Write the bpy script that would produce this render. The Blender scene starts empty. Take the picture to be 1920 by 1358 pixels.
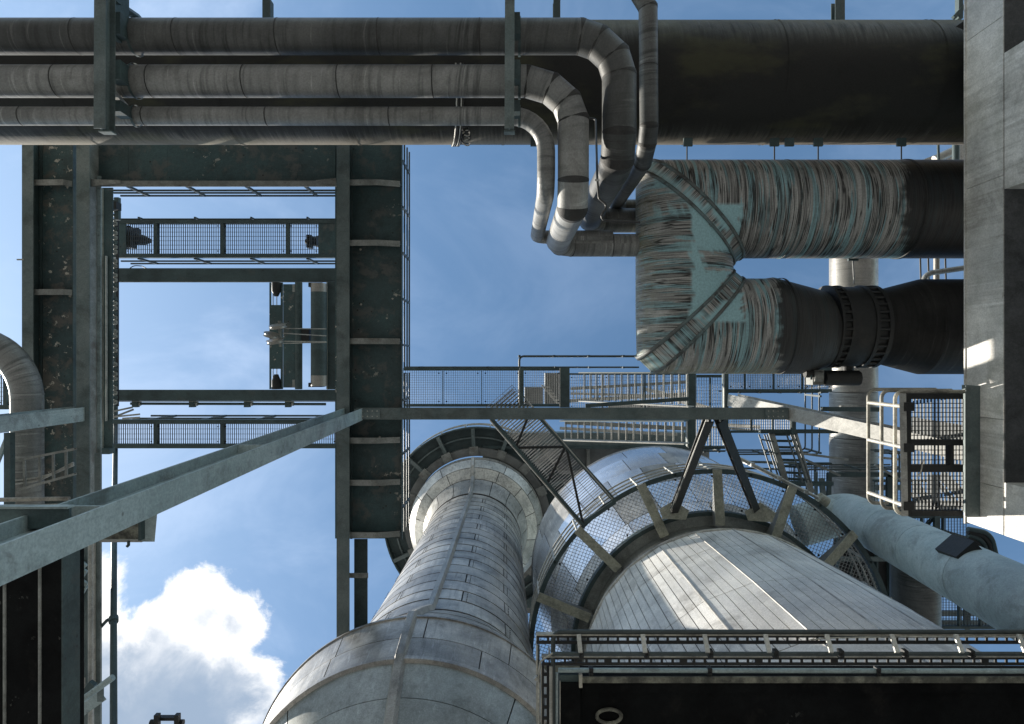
import bpy, math, random
from mathutils import Vector, Matrix
random.seed(7)
PI = math.pi
F = 1300.0; CX, CY = 960.0, 679.0; EYE = 1.6
# world: x = right in the photograph, y = down in the photograph, z = up into the sky
def W(px, py, Z): return Vector(((px-CX)*Z/F, (py-CY)*Z/F, Z+EYE))
scene = bpy.context.scene
C = scene.collection

# ------------------------------------------------------------------ camera, sky, sun, exposure
cam = bpy.data.cameras.new('camera'); camo = bpy.data.objects.new('camera', cam); C.objects.link(camo)
cam.sensor_width = 36.0; cam.lens = 36.0*F/1920.0; cam.clip_start = .05; cam.clip_end = 5000
camo.location = (0, 0, EYE); camo.rotation_euler = (PI, 0, 0)
scene.camera = camo
scene.view_settings.view_transform = 'Standard'; scene.view_settings.look = 'None'
scene.view_settings.gamma = 1; scene.view_settings.use_curve_mapping = False
scene.view_settings.exposure = 0.92
SUN_AZ = math.radians(170.5); SUN_EL = math.radians(35)
sv = Vector((math.cos(SUN_EL)*math.cos(SUN_AZ), math.cos(SUN_EL)*math.sin(SUN_AZ), math.sin(SUN_EL)))
sun = bpy.data.lights.new('sun', 'SUN'); suno = bpy.data.objects.new('sun', sun); C.objects.link(suno)
sun.energy = 5.0; sun.angle = math.radians(.53); sun.color = (1, .93, .82)
suno.rotation_euler = sv.to_track_quat('Z', 'Y').to_euler(); suno.location = (-30, 10, 60)

class NT:
    def __init__(s, nt): s.nt = nt; s.L = nt.links
    def n(s, t, **k):
        o = s.nt.nodes.new(t)
        for a, b in k.items(): setattr(o, a, b)
        return o
    def inp(s, sock, v):
        if v is None: return
        if hasattr(v, 'is_output') or isinstance(v, bpy.types.NodeSocket): s.L.new(v, sock)
        else: sock.default_value = v
    def m(s, op, a, b=None, c=None, clamp=False):
        o = s.n('ShaderNodeMath', operation=op); o.use_clamp = clamp
        s.inp(o.inputs[0], a); s.inp(o.inputs[1], b); s.inp(o.inputs[2], c)
        return o.outputs[0]
    def mix(s, f, a, b, blend='MIX'):
        o = s.n('ShaderNodeMix', data_type='RGBA', blend_type=blend)
        s.inp(o.inputs[0], f)
        for k, v in ((6, a), (7, b)):
            if isinstance(v, tuple) and len(v) == 3: v = (*v, 1)
            s.inp(o.inputs[k], v)
        return o.outputs[2]
    def noise(s, vec, sc, det=4, rough=.55, dist=0):
        o = s.n('ShaderNodeTexNoise'); s.L.new(vec, o.inputs['Vector'])
        o.inputs['Scale'].default_value = sc; o.inputs['Detail'].default_value = det
        o.inputs['Roughness'].default_value = rough; o.inputs['Distortion'].default_value = dist
        return o.outputs[0]
    def map(s, vec, scl, loc=(0, 0, 0)):
        o = s.n('ShaderNodeMapping'); s.L.new(vec, o.inputs[0])
        o.inputs['Scale'].default_value = scl; o.inputs['Location'].default_value = loc
        return o.outputs[0]
    def ss(s, v, a, b):
        o = s.n('ShaderNodeMapRange', interpolation_type='SMOOTHSTEP'); s.inp(o.inputs[0], v)
        o.inputs[1].default_value = a; o.inputs[2].default_value = b
        o.inputs[3].default_value = 0; o.inputs[4].default_value = 1
        return o.outputs[0]

world = bpy.data.worlds.new('World'); scene.world = world; world.use_nodes = True
t = NT(world.node_tree)
for n in list(world.node_tree.nodes): world.node_tree.nodes.remove(n)
sky = t.n('ShaderNodeTexSky', sky_type='NISHITA'); sky.sun_disc = False
sky.sun_elevation = SUN_EL; sky.sun_rotation = PI/2-SUN_AZ; sky.altitude = 50; sky.dust_density = .6; sky.ozone_density = 1.2
tc = t.n('ShaderNodeTexCoord'); sep = t.n('ShaderNodeSeparateXYZ'); t.L.new(tc.outputs['Generated'], sep.inputs[0])
zc = t.m('MAXIMUM', sep.outputs[2], .12)
u = t.m('DIVIDE', sep.outputs[0], zc); v = t.m('DIVIDE', sep.outputs[1], zc)
cmb = t.n('ShaderNodeCombineXYZ'); t.L.new(u, cmb.inputs[0]); t.L.new(v, cmb.inputs[1]); P = cmb.outputs[0]
nbig = t.noise(P, 2.2, 3, .5); nfine = t.noise(P, 10, 12, .66, .3)
wisp = t.noise(t.map(P, (1, 1.7, 1)), 2.6, 6, .6, .6)
blob = None      # cumulus heap low on the sunny side
for (bx, by, br) in ((195, 1085, 52), (165, 1160, 85), (225, 1195, 60), (372, 1150, 84), (300, 1200, 88), (445, 1178, 70), (485, 1262, 52), (430, 1290, 105), (300, 1330, 190), (150, 1290, 150), (508, 1345, 45), (60, 1420, 300), (436, 1072, 10), (468, 1088, 4)):
    du = t.m('SUBTRACT', u, (bx-CX)/F); dv = t.m('SUBTRACT', v, (by-CY)/F)
    d = t.m('SQRT', t.m('ADD', t.m('MULTIPLY', du, du), t.m('MULTIPLY', dv, dv)))
    k = t.m('SUBTRACT', 1, t.m('DIVIDE', d, br/F))
    k = t.m('MULTIPLY', k, br/150.0)
    blob = k if blob is None else t.m('SMOOTH_MAX', blob, k, .12)
far = t.m('MULTIPLY', t.m('SUBTRACT', nbig, .56), 6)               # scattered heaps elsewhere in the sky
rr = t.m('SQRT', t.m('ADD', t.m('MULTIPLY', u, u), t.m('MULTIPLY', v, v)))
farw = t.m('MULTIPLY', t.ss(rr, .85, 1.3), 1.0)
far = t.m('SUBTRACT', far, t.m('MULTIPLY', t.m('SUBTRACT', 1, farw), 4))
blob = t.m('MAXIMUM', blob, far)
edge = t.m('ADD', blob, t.m('MULTIPLY', t.m('SUBTRACT', nfine, .5), 1.05))
cmask = t.ss(edge, -.03, .17)
low = t.m('MULTIPLY', t.m('SUBTRACT', v, (1160-CY)/F), F/150.0)
rim = t.m('MULTIPLY', t.m('SUBTRACT', 1, t.ss(edge, .05, .55)), 1.1)
sh_ = t.m('ADD', t.m('SUBTRACT', low, rim), t.m('MULTIPLY', t.m('SUBTRACT', t.noise(P, 6, 7, .6, .4), .5), 3.2))
shade = t.m('MULTIPLY', t.ss(sh_, -.55, .95), t.m('ADD', .8, t.m('MULTIPLY', t.noise(P, 12, 6, .6, .2), .35)), clamp=True)
ccol = t.mix(shade, (1.0, 1.0, 1.0), (.30, .39, .52))
hz = t.m('MULTIPLY', t.ss(wisp, .40, .74), t.m('ADD', .14, t.m('MULTIPLY', t.ss(u, .0, -.5), .34)))
hz = t.m('ADD', hz, t.m('MULTIPLY', t.ss(u, .0, -.80), .30), clamp=True)
hz2 = t.m('ADD', t.m('MULTIPLY', hz, 1), .0, clamp=True)
SKYK = .103
base = t.mix(1.0, sky.outputs[0], (SKYK*.93, SKYK*1.12, SKYK*1.12), 'MULTIPLY')
base = t.mix(hz2, base, (.36, .45, .60))
fin = t.mix(cmask, base, t.mix(1.0, ccol, (.66, .66, .66), 'MULTIPLY'))
bg = t.n('ShaderNodeBackground'); t.L.new(fin, bg.inputs[0]); bg.inputs[1].default_value = 1.0
wo = t.n('ShaderNodeOutputWorld'); t.L.new(bg.outputs[0], wo.inputs[0])

# ------------------------------------------------------------------ materials
def mat(name, col, col2=None, sc=1.5, rough=.6, metal=0.0, rust=0, rustcol=(.10, .055, .03), peel=0, peelcol=(.42, .40, .35),
        streak=0, streakcol=None, moss=0, bump=.15, rnd=.12, fine=.35, uv=False, spots=0, grain=90, grime=.55, spec=.5, ls=.45, under=None):
    m = bpy.data.materials.new(name); m.use_nodes = True
    t = NT(m.node_tree); b = m.node_tree.nodes['Principled BSDF']
    tc = t.n('ShaderNodeTexCoord'); P = tc.outputs['UV' if uv else 'Object']
    col2 = col2 or tuple(c*.6 for c in col)
    n1 = t.noise(P, sc, 5, .6)
    c = t.mix(t.ss(n1, .35, .65), col, col2)
    n2 = t.noise(P, sc*9, 4, .7)
    c = t.mix(t.m('MULTIPLY', t.ss(n2, .3, .8), fine), c, tuple(x*.45 for x in col))
    if streak:
        f1 = t.noise(t.map(P, (9, .55, .55) if uv else (7, 7, .35)), 1.6, 5, .62, .1)
        f2 = t.noise(t.map(P, (1.1, .8, .8)), .9, 3)
        k = t.m('MULTIPLY', t.ss(f1, .46, .66), t.m('MULTIPLY', t.ss(f2, .25, .7), streak), clamp=True)
        c = t.mix(k, c, streakcol or tuple(x*.25 for x in col))
        g1 = t.ss(t.noise(t.map(P, (12, .7, .7) if uv else (9, 9, .4), (5, 3, 1)), 1.5, 4, .6), .58, .72)
        c = t.mix(t.m('MULTIPLY', g1, streak*ls), c, tuple(min(1, x*2.1+.01) for x in col))
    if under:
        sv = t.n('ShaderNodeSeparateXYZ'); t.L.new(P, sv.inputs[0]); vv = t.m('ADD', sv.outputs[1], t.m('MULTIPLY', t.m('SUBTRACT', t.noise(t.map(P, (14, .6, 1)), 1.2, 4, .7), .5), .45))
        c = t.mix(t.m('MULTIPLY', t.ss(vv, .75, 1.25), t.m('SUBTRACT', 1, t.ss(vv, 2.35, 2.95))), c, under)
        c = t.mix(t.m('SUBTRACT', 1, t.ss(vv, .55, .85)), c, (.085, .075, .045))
        c = t.mix(t.ss(vv, 2.6, 3.0), c, (.26, .235, .195))  # sun strip along the pipe's side, painted in as a paler colour
    gk = t.ss(t.noise(t.map(P, (1, 1, 1), (2, 5, 8)), sc*1.3, 9, .74, .4), .48, .66)
    c = t.mix(t.m('MULTIPLY', gk, grime), c, (.38, .37, .35), 'MULTIPLY')
    gr = t.noise(P, 42, 2, .7)
    c = t.mix(.35, c, t.mix(t.ss(gr, .30, .70), (.62, .62, .62), (1.35, 1.35, 1.35)), 'MULTIPLY')
    if moss:
        mo = t.ss(t.noise(t.map(P, (.5, 1, 1), (9, 2, 4)), 1.3, 4, .6), .5, .68)
        c = t.mix(t.m('MULTIPLY', mo, moss), c, (.10, .10, .045))
    if rust:
        r1 = t.ss(t.noise(P, 2.3, 8, .72, .3), .60-.12*rust, .72-.12*rust)
        c = t.mix(t.m('MULTIPLY', r1, min(1, rust)), c, rustcol)
    if spots:
        vo = t.n('ShaderNodeTexVoronoi'); t.L.new(P, vo.inputs['Vector']); vo.inputs['Scale'].default_value = 7
        sp = t.m('MULTIPLY', t.ss(vo.outputs[0], .16, .07), t.ss(t.noise(P, 1.9, 3), .5, .6))
        c = t.mix(t.m('MULTIPLY', sp, spots), c, (.012, .010, .009))
    if peel:
        p1 = t.noise(P, 6.5, 7, .68, .2); p2 = t.noise(t.map(P, (1, 1, 1), (3, 7, 1)), .55, 2)
        k = t.m('MULTIPLY', t.ss(p1, .60, .625), t.ss(p2, .60-.1*peel, .66-.1*peel))
        c = t.mix(k, c, peelcol)
    if rnd:
        oi = t.n('ShaderNodeObjectInfo')
        hsv = t.n('ShaderNodeHueSaturation'); t.L.new(c, hsv.inputs['Color'])
        t.inp(hsv.inputs['Value'], t.m('ADD', 1-rnd, t.m('MULTIPLY', oi.outputs['Random'], 2*rnd)))
        c = hsv.outputs[0]
    t.L.new(c, b.inputs['Base Color'])
    b.inputs['Metallic'].default_value = metal
    b.inputs['Specular IOR Level'].default_value = spec
    t.inp(b.inputs['Roughness'], t.m('ADD', rough-.1, t.m('MULTIPLY', n2, .22), clamp=True))
    if bump:
        h = t.m('ADD', t.m('MULTIPLY', t.noise(P, grain, 3, .6), .35), t.m('MULTIPLY', n2, .8))
        bp = t.n('ShaderNodeBump'); bp.inputs['Strength'].default_value = bump; bp.inputs['Distance'].default_value = .02
        t.L.new(h, bp.inputs['Height']); t.L.new(bp.outputs[0], b.inputs['Normal'])
    return m

M = {}
M['dark'] = mat('dark_green_steel', (.055, .088, .091), (.036, .060, .064), rust=.35, rustcol=(.075, .072, .064), spots=.7)
M['deck'] = mat('rusty_plate', (.050, .100, .106), (.036, .066, .070), 1.1, rust=.8, rustcol=(.10, .104, .098), spots=1, peel=.6, bump=.3)
M['peel'] = mat('peeling_plate', (.048, .096, .102), (.032, .056, .060), 1.1, rust=.85, rustcol=(.105, .10, .09), spots=1, peel=2.1, bump=.3)
M['flange'] = mat('grey_green_steel', (.15, .185, .185), (.09, .125, .127), rust=.3, rustcol=(.13, .12, .10))
M['stiff'] = mat('weathered_light_steel', (.27, .28, .265), (.17, .18, .17), 3, rust=.5, rustcol=(.09, .065, .05))
M['pale'] = mat('pale_bluegreen_steel', (.38, .46, .47), (.29, .37, .38), 1.2, rust=.45, rustcol=(.07, .065, .055), spots=.6, streak=.3, bump=.08)
M['palecol'] = mat('pale_beige_steel', (.42, .41, .38), (.34, .34, .32), 1.2, rust=.2, rustcol=(.12, .10, .08), streak=.25)
M['bluegrey'] = mat('blue_grey_paint', (.36, .43, .44), (.27, .34, .35), 1.0, rust=.2, rustcol=(.10, .085, .065), bump=.12)
M['black'] = mat('sooty_steel', (.012, .013, .013), (.009, .010, .010), 2, rust=.5, rustcol=(.03, .026, .022), rnd=.05)
M['rail'] = mat('dark_handrail_paint', (.045, .060, .062), (.03, .042, .044), 3, rough=.45)
M['galv'] = mat('galvanised_steel', (.48, .47, .43), (.34, .34, .32), 4, rough=.45, metal=.2)
M['tray'] = mat('dirty_galvanised_tray', (.42, .40, .34), (.24, .235, .21), 5, rough=.55, rust=.6, rustcol=(.06, .05, .04))
M['grate'] = mat('grating_steel', (.075, .080, .080), (.05, .055, .055), 3, rough=.5, metal=.2, bump=0)
M['grategalv'] = mat('galvanised_grating', (.34, .34, .33), (.24, .24, .23), 3, rough=.5, metal=.3, bump=0)
M['clad'] = mat('sooty_pipe_cladding', (.27, .272, .262), (.16, .163, .160), .6, rough=.5, metal=.15, uv=True, streak=.75, streakcol=(.022, .024, .024), bump=.15, rust=.25, rustcol=(.05, .045, .035))
M['clad_dk'] = mat('blackened_pipe_cladding', (.11, .113, .110), (.040, .044, .044), .5, rough=.5, metal=.1, uv=True, streak=.9, streakcol=(.010, .011, .011), bump=.2)
M['clad_lt'] = mat('bright_pipe_cladding', (.36, .34, .31), (.25, .24, .22), .8, rough=.38, metal=.35, uv=True, streak=.35, streakcol=(.07, .065, .06), bump=.12)
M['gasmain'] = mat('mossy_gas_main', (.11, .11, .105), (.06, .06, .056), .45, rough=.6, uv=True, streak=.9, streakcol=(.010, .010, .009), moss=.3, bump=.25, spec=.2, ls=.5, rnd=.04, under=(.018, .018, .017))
M['duct'] = None
M['alum'] = mat('weathered_aluminium_sheet', (.50, .48, .44), (.31, .305, .29), 1.1, rough=.4, metal=.4, streak=.55, streakcol=(.11, .105, .10), bump=.06, rnd=.2, fine=.3)
M['alumring'] = mat('weathered_aluminium_bands', (.56, .53, .485), (.29, .285, .275), .9, rough=.38, metal=.4, streak=.5, streakcol=(.10, .095, .09), bump=.06, rnd=.22, fine=.3)
M['alumplain'] = mat('dull_belly_sheet', (.37, .39, .375), (.26, .28, .27), .8, rough=.42, metal=.45, streak=.35, streakcol=(.10, .10, .095), bump=.06, rnd=.1)
M['sheetwood'] = mat('ribbed_wall_sheet', (.74, .72, .68), (.54, .535, .52), .7, rough=.5, metal=.1, streak=.3, streakcol=(.34, .31, .27), bump=.05, rnd=.05, fine=.25, grime=.6)
M['mirror'] = mat('polished_cladding_sheet', (.85, .86, .88), (.74, .75, .77), .8, rough=.22, metal=.8, streak=.2, streakcol=(.35, .33, .30), bump=0, grime=.3, rnd=.25, fine=.15)
M['joint'] = mat('dark_joint_shell', (.035, .034, .032), (.02, .02, .02), 3, rough=.7, rnd=0)
M['olive'] = mat('weathered_bracket_paint', (.36, .36, .29), (.26, .265, .22), 3, rough=.7, rust=.3, streak=.4, bump=.3)
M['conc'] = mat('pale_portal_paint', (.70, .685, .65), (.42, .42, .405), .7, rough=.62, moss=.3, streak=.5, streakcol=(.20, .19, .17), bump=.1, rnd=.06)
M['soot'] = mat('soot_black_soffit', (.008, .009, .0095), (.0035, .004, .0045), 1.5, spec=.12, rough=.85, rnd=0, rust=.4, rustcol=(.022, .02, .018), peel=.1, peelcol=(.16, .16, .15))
M['under'] = mat('shaded_portal_underside', (.11, .113, .116), (.065, .068, .07), .8, rough=.8, spec=.2, streak=.3)  # shade below the pale girder put into a darker base colour
M['lichen'] = mat('lichened_concrete_edge', (.26, .26, .21), (.05, .05, .045), 6, rough=.85, rnd=0, rust=.8, rustcol=(.06, .06, .05), bump=.5)
M['cable'] = mat('black_cable_sheath', (.02, .02, .02), rough=.5, bump=0)
M['whitecab'] = mat('pale_cable_sheath', (.55, .52, .46), rough=.4, bump=0)
M['ground'] = mat('grey_gravel_yard', (.22, .22, .21), (.16, .16, .155), .35, rough=.95, rnd=0, bump=.5, rust=.2, rustcol=(.16, .14, .11))
M['deckdark'] = mat('grey_hopper_plate', (.20, .21, .205), (.14, .15, .15), .5, rough=.6, rust=.4, rustcol=(.07, .06, .05), bump=.15)

M['tar'] = mat('tar_black_cladding', (.024, .024, .023), (.005, .005, .005), .5, spec=.2, rough=.6, uv=True, streak=.9, streakcol=(.004, .004, .004), bump=.25, rnd=.03)

def duct_mat():
    m = bpy.data.materials.new('teal_duct_with_black_drip_lines'); m.use_nodes = True
    t = NT(m.node_tree); b = m.node_tree.nodes['Principled BSDF']
    tc = t.n('ShaderNodeTexCoord'); P = tc.outputs['UV']
    at = t.n('ShaderNodeAttribute', attribute_name='wear'); sp = t.n('ShaderNodeSeparateColor'); t.L.new(at.outputs['Color'], sp.inputs[0])
    clean, soot, moss = sp.outputs[0], sp.outputs[1], sp.outputs[2]
    big = t.noise(t.map(P, (6.5, .45, 1)), 1.3, 3, .6, .15)
    c = t.mix(t.ss(big, .50, .55), (.40, .395, .375), (.25, .42, .45))
    c = t.mix(clean, c, (.31, .52, .56))
    c = t.mix(t.m('MULTIPLY', t.ss(t.noise(P, 30, 4, .7), .35, .7), .3), c, (.06, .07, .07))
    c = t.mix(t.m('MULTIPLY', t.ss(t.noise(t.map(P, (9, .35, 1), (4, 9, 0)), 1.6, 4, .6, .3), .42, .60), t.m('MULTIPLY', .6, t.m('SUBTRACT', 1, clean))), c, (.085, .083, .078))
    lines = None
    for (s, w, o) in ((8.5, .026, 0), (14, .032, 11), (23.0, .036, 23)):
        f = t.noise(t.map(P, (s, .27, 1), (o, o*.37, 0)), 1.35, 2, .45, .35)
        d = t.m('ABSOLUTE', t.m('SUBTRACT', f, .5))
        l = t.ss(d, w, w*.25)
        gate = t.ss(t.noise(t.map(P, (1.6, .7, 1), (o+2, 5, 0)), 1.8, 3, .6), .42, .52)
        l = t.m('MULTIPLY', l, gate)
        lines = l if lines is None else t.m('MAXIMUM', lines, l)
    lines = t.m('MULTIPLY', lines, t.m('SUBTRACT', 1, t.m('MULTIPLY', clean, .97)))
    c = t.mix(t.m('MULTIPLY', lines, .97), c, (.010, .010, .010))
    c = t.mix(t.m('MULTIPLY', moss, t.ss(t.noise(P, 9, 5, .7), .3, .6)), c, (.19, .175, .10))
    sn = t.m('ADD', t.m('MULTIPLY', soot, 1.6), t.m('MULTIPLY', t.m('SUBTRACT', t.noise(t.map(P, (3, 1, 1)), 2.5, 5, .7), .5), 1.0), clamp=True)
    c = t.mix(t.m('MULTIPLY', t.ss(sn, .3, .8), .95), c, (.011, .011, .011))
    t.L.new(c, b.inputs['Base Color']); b.inputs['Roughness'].default_value = .55
    h = t.m('SUBTRACT', t.m('MULTIPLY', t.noise(P, 50, 3), .3), t.m('MULTIPLY', lines, .6))
    bp = t.n('ShaderNodeBump'); bp.inputs['Strength'].default_value = .3; bp.inputs['Distance'].default_value = .02
    t.L.new(h, bp.inputs['Height']); t.L.new(bp.outputs[0], b.inputs['Normal'])
    return m
M['duct'] = duct_mat()

# ------------------------------------------------------------------ geometry helpers
class G:
    def __init__(s): s.v = []; s.f = []; s.uv = []; s.sm = []
    def add(s, vs, fs, sm=False, uvs=None):
        o = len(s.v); s.v += [Vector(p) for p in vs]
        for i, f in enumerate(fs):
            s.f.append([a+o for a in f]); s.sm.append(sm)
            s.uv.append(uvs[i] if uvs else None)
        return s
    def hexa(s, c):
        return s.add(c, [(0, 3, 2, 1), (4, 5, 6, 7), (0, 1, 5, 4), (1, 2, 6, 5), (2, 3, 7, 6), (3, 0, 4, 7)])
    def box(s, x0, y0, z0, x1, y1, z1):
        return s.hexa([(x0, y0, z0), (x1, y0, z0), (x1, y1, z0), (x0, y1, z0), (x0, y0, z1), (x1, y0, z1), (x1, y1, z1), (x0, y1, z1)])
    def pbox(s, a, b, c, d, Z, h):          # underside rectangle given at its height, extruded upwards
        p, q = W(a, b, Z), W(c, d, Z)
        return s.box(p.x, p.y, p.z, q.x, q.y, p.z+h)
    def prof(s, poly, p1, p2, up=(0, 0, 1), sm=False):     # extrude a closed 2-D outline from p1 to p2
        p1, p2 = Vector(p1), Vector(p2); d = (p2-p1).normalized(); up = Vector(up)
        if abs(d.dot(up.normalized())) > .98: up = Vector((1, 0, 0))
        sd = d.cross(up).normalized(); u2 = sd.cross(d).normalized()
        n = len(poly); vs = [p1+sd*a+u2*b for a, b in poly]+[p2+sd*a+u2*b for a, b in poly]
        L = (p2-p1).length
        fs = [(i, (i+1) % n, n+(i+1) % n, n+i) for i in range(n)]+[tuple(range(n-1, -1, -1)), tuple(range(n, 2*n))]
        return s.add(vs, fs, sm)
    def beam(s, p1, p2, w, h, up=(0, 0, 1)):
        return s.prof([(-w/2, -h/2), (w/2, -h/2), (w/2, h/2), (-w/2, h/2)], p1, p2, up)
    def ibeam(s, p1, p2, w, h, t=.02, up=(0, 0, 1)):
        a, b = w/2, h/2; k = t*.6
        return s.prof([(-a, -b), (a, -b), (a, -b+t), (k, -b+t), (k, b-t), (a, b-t), (a, b), (-a, b), (-a, b-t), (-k, b-t), (-k, -b+t), (-a, -b+t)], p1, p2, up)
    def chan(s, p1, p2, w, h, t=.012, up=(0, 0, 1)):
        a, b = w/2, h/2
        return s.prof([(-a, -b), (a, -b), (a, -b+t), (-a+t, -b+t), (-a+t, b-t), (a, b-t), (a, b), (-a, b)], p1, p2, up)
    def tube(s, pts, r, seg=12, caps=True, hard=14, u0=0):
        pts = [Vector(p) for p in pts]; n = len(pts)
        rs = list(r) if hasattr(r, '__len__') else [r]*n
        ds = [(pts[i+1]-pts[i]).normalized() for i in range(n-1)]
        ref = Vector((0, 0, 1)) if abs(ds[0].z) < .9 else Vector((0, 1, 0))
        nn = ds[0].cross(ref).normalized(); u = u0; prev = None
        rmean = sum(rs)/n
        def ring(c, nv, d, r, m):
            b = d.cross(nv); out = []
            for k in range(seg):
                a = 2*PI*k/seg; o = (nv*math.cos(a)+b*math.sin(a))*r
                if m is not None: o = o-d*(o.dot(m)/d.dot(m))
                out.append(c+o)
            return out
        for i in range(n-1):
            d = ds[i]
            m0 = (ds[i-1]+d).normalized() if i > 0 else None
            m1 = (d+ds[i+1]).normalized() if i < n-2 else None
            A = ring(pts[i], nn, d, rs[i], m0); B = ring(pts[i+1], nn, d, rs[i+1], m1)
            L = (pts[i+1]-pts[i]).length
            fs = [(k, (k+1) % seg, seg+(k+1) % seg, seg+k) for k in range(seg)]
            w = 2*PI*rmean/seg
            uvs = [((u, k*w), (u, (k+1)*w), (u+L, (k+1)*w), (u+L, k*w)) for k in range(seg)]
            sharp0 = i > 0 and ds[i-1].angle(d) > math.radians(hard)
            if prev is not None and not sharp0:
                o = len(s.v); s.v += B
                for k in range(seg):
                    s.f.append([prev+k, prev+(k+1) % seg, o+(k+1) % seg, o+k]); s.sm.append(True); s.uv.append(uvs[k])
                prev = o
            else:
                o = len(s.v); s.add(A+B, fs, True, uvs); prev = o+seg
            if caps and i == 0: s.add(A, [tuple(range(seg-1, -1, -1))])
            if caps and i == n-2: s.add(B, [tuple(range(seg))])
            u += L
            if i < n-2:
                q = d.rotation_difference(ds[i+1]); nn = (q @ nn).normalized()
        return s
    def rev(s, cx, cy, prof, a0=0, a1=2*PI, n=64, close=False):
        k = len(prof); full = abs(a1-a0-2*PI) < 1e-6; m = n if full else n+1
        vs = []
        for i in range(m):
            a = a0+(a1-a0)*i/n
            for r, z in prof: vs.append((cx+r*math.cos(a), cy+r*math.sin(a), z))
        fs = []
        K = k if close else k-1
        for i in range(n):
            j = (i+1) % m
            for q in range(K):
                q2 = (q+1) % k
                fs.append((i*k+q, j*k+q, j*k+q2, i*k+q2))
        if close and not full:
            fs.append(tuple(range(k-1, -1, -1))); fs.append(tuple((m-1)*k+q for q in range(k)))
        return s.add(vs, fs, True if not close else False)
    def cyl(s, c, r, h, n=16, axis=(0, 0, 1)):
        c = Vector(c); a = Vector(axis).normalized()
        return s.tube([c, c+a*h], r, n)
    def grid(s, o, eu, ev, L, Wd, pu, pv, t=.008, h=.03):  # open grating: bars across both ways
        o, eu, ev = Vector(o), Vector(eu), Vector(ev); up = Vector((0, 0, 1))
        n = max(1, int(L/pu))
        for i in range(n+1):
            a = o+eu*(L*i/n)+up*(h/2); s.beam(a, a+ev*Wd, t, h)
        n = max(1, int(Wd/pv))
        for i in range(n+1):
            a = o+ev*(Wd*i/n)+up*(h*.35); s.beam(a, a+eu*L, t*.9, h*.5)
        return s
    def mesh(s, name, off=Vector((0, 0, 0))):
        me = bpy.data.meshes.new(name)
        me.from_pydata([tuple(p-off) for p in s.v], [], s.f)
        me.polygons.foreach_set('use_smooth', s.sm)
        if any(x is not None for x in s.uv):
            ul = me.uv_layers.new(name='UVMap').data; i = 0
            for f, q in zip(s.f, s.uv):
                for k in range(len(f)):
                    ul[i].uv = q[k] if q else (s.v[f[k]].x, s.v[f[k]].y)
                    i += 1
        me.update(); return me

def obj(name, g, m, parent=None, off=None, label=None, kind=None):
    off = off if off is not None else Vector((0, 0, 0))
    me = g.mesh(name, off) if isinstance(g, G) else g
    if m is not None and not me.materials: me.materials.append(M[m] if isinstance(m, str) else m)
    o = bpy.data.objects.new(name, me); C.objects.link(o)
    if parent: o.parent = parent
    if label: o['label'] = label
    if kind: o['kind'] = kind
    return o
def thing(name, label, cat, loc, group=None):
    o = bpy.data.objects.new(name, None); C.objects.link(o); o.location = loc; o.empty_display_size = .2
    o['label'] = label; o['category'] = cat
    if group: o['group'] = group
    o['_o'] = 1; del o['_o']
    return o
def part(T, name, g, m, label=None, kind=None, under=None):
    return obj(name, g, m, under or T, T.location, label, kind)
def single(name, label, cat, g, m, group=None):
    c = sum(g.v, Vector())/len(g.v); c.z = min(p.z for p in g.v)
    o = obj(name, g, m, None, c); o.location = c; o['label'] = label; o['category'] = cat
    if group: o['group'] = group
    return o
def struct(name, g, m):
    o = obj(name, g, m); o['kind'] = 'structure'; return o
def fillet(pts, rad, n=5):
    pts = [Vector(p) for p in pts]; out = [pts[0]]
    rads = rad if hasattr(rad, '__len__') else [rad]*(len(pts)-2)
    for i in range(1, len(pts)-1):
        a, b, c = pts[i-1], pts[i], pts[i+1]
        d1 = (a-b).normalized(); d2 = (c-b).normalized(); ang = d1.angle(d2)
        tl = rads[i-1]/math.tan(ang/2)
        tl = min(tl, (a-b).length*.49 if i > 1 else (a-b).length*.95, (c-b).length*.49 if i < len(pts)-2 else (c-b).length*.95)
        R = tl*math.tan(ang/2)
        p, q = b+d1*tl, b+d2*tl; bis = (d1+d2).normalized(); cen = b+bis*(R/math.sin(ang/2))
        for k in range(n+1):
            f = k/n; w = (p-cen).normalized().slerp((q-cen).normalized(), f)*R if (p-cen).angle(q-cen) > 1e-4 else (p-cen)
            out.append(cen+w)
    out.append(pts[-1]); return out

def handrail(label, pts, heights, posts, r=.022, m='rail', group='handrails on the steelwork', lean=0, pr=None, rnd=.12):
    """pts: polyline of the base in world space; one part per rail, one per post."""
    T = thing('handrail', label, 'handrail', Vector(pts[0]), group)
    pts = [Vector(p) for p in pts]
    for h in heights:
        q = [p+Vector((0, 0, h)) for p in pts]
        if len(q) > 2: q = fillet(q, rnd, 4)
        part(T, 'rail', G().tube(q, r, 8), m)
    # posts spread along the line
    segs = [(pts[i+1]-pts[i]).length for i in range(len(pts)-1)]; tot = sum(segs)
    for k in range(posts):
        s = tot*(k+.5)/posts if posts > 1 else tot/2
        i = 0
        while s > segs[i] and i < len(segs)-1: s -= segs[i]; i += 1
        b = pts[i]+(pts[i+1]-pts[i]).normalized()*s
        part(T, 'post', G().beam(b+Vector((0, 0, -.12)), b+Vector((0, 0, max(heights))), pr or r*2.2, pr or r*2.2, (1, 0, 0)), m)
    return T

# ------------------------------------------------------------------ ground
g = G(); n = 24; S = 600
vs = []; fs = []
for i in range(n+1):
    for j in range(n+1): vs.append((-S/2+S*i/n, -S/2+S*j/n, 0))
for i in range(n):
    for j in range(n): fs.append((i*(n+1)+j, (i+1)*(n+1)+j, (i+1)*(n+1)+j+1, i*(n+1)+j+1))
struct('ground', g.add(vs, fs), 'ground')

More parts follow.
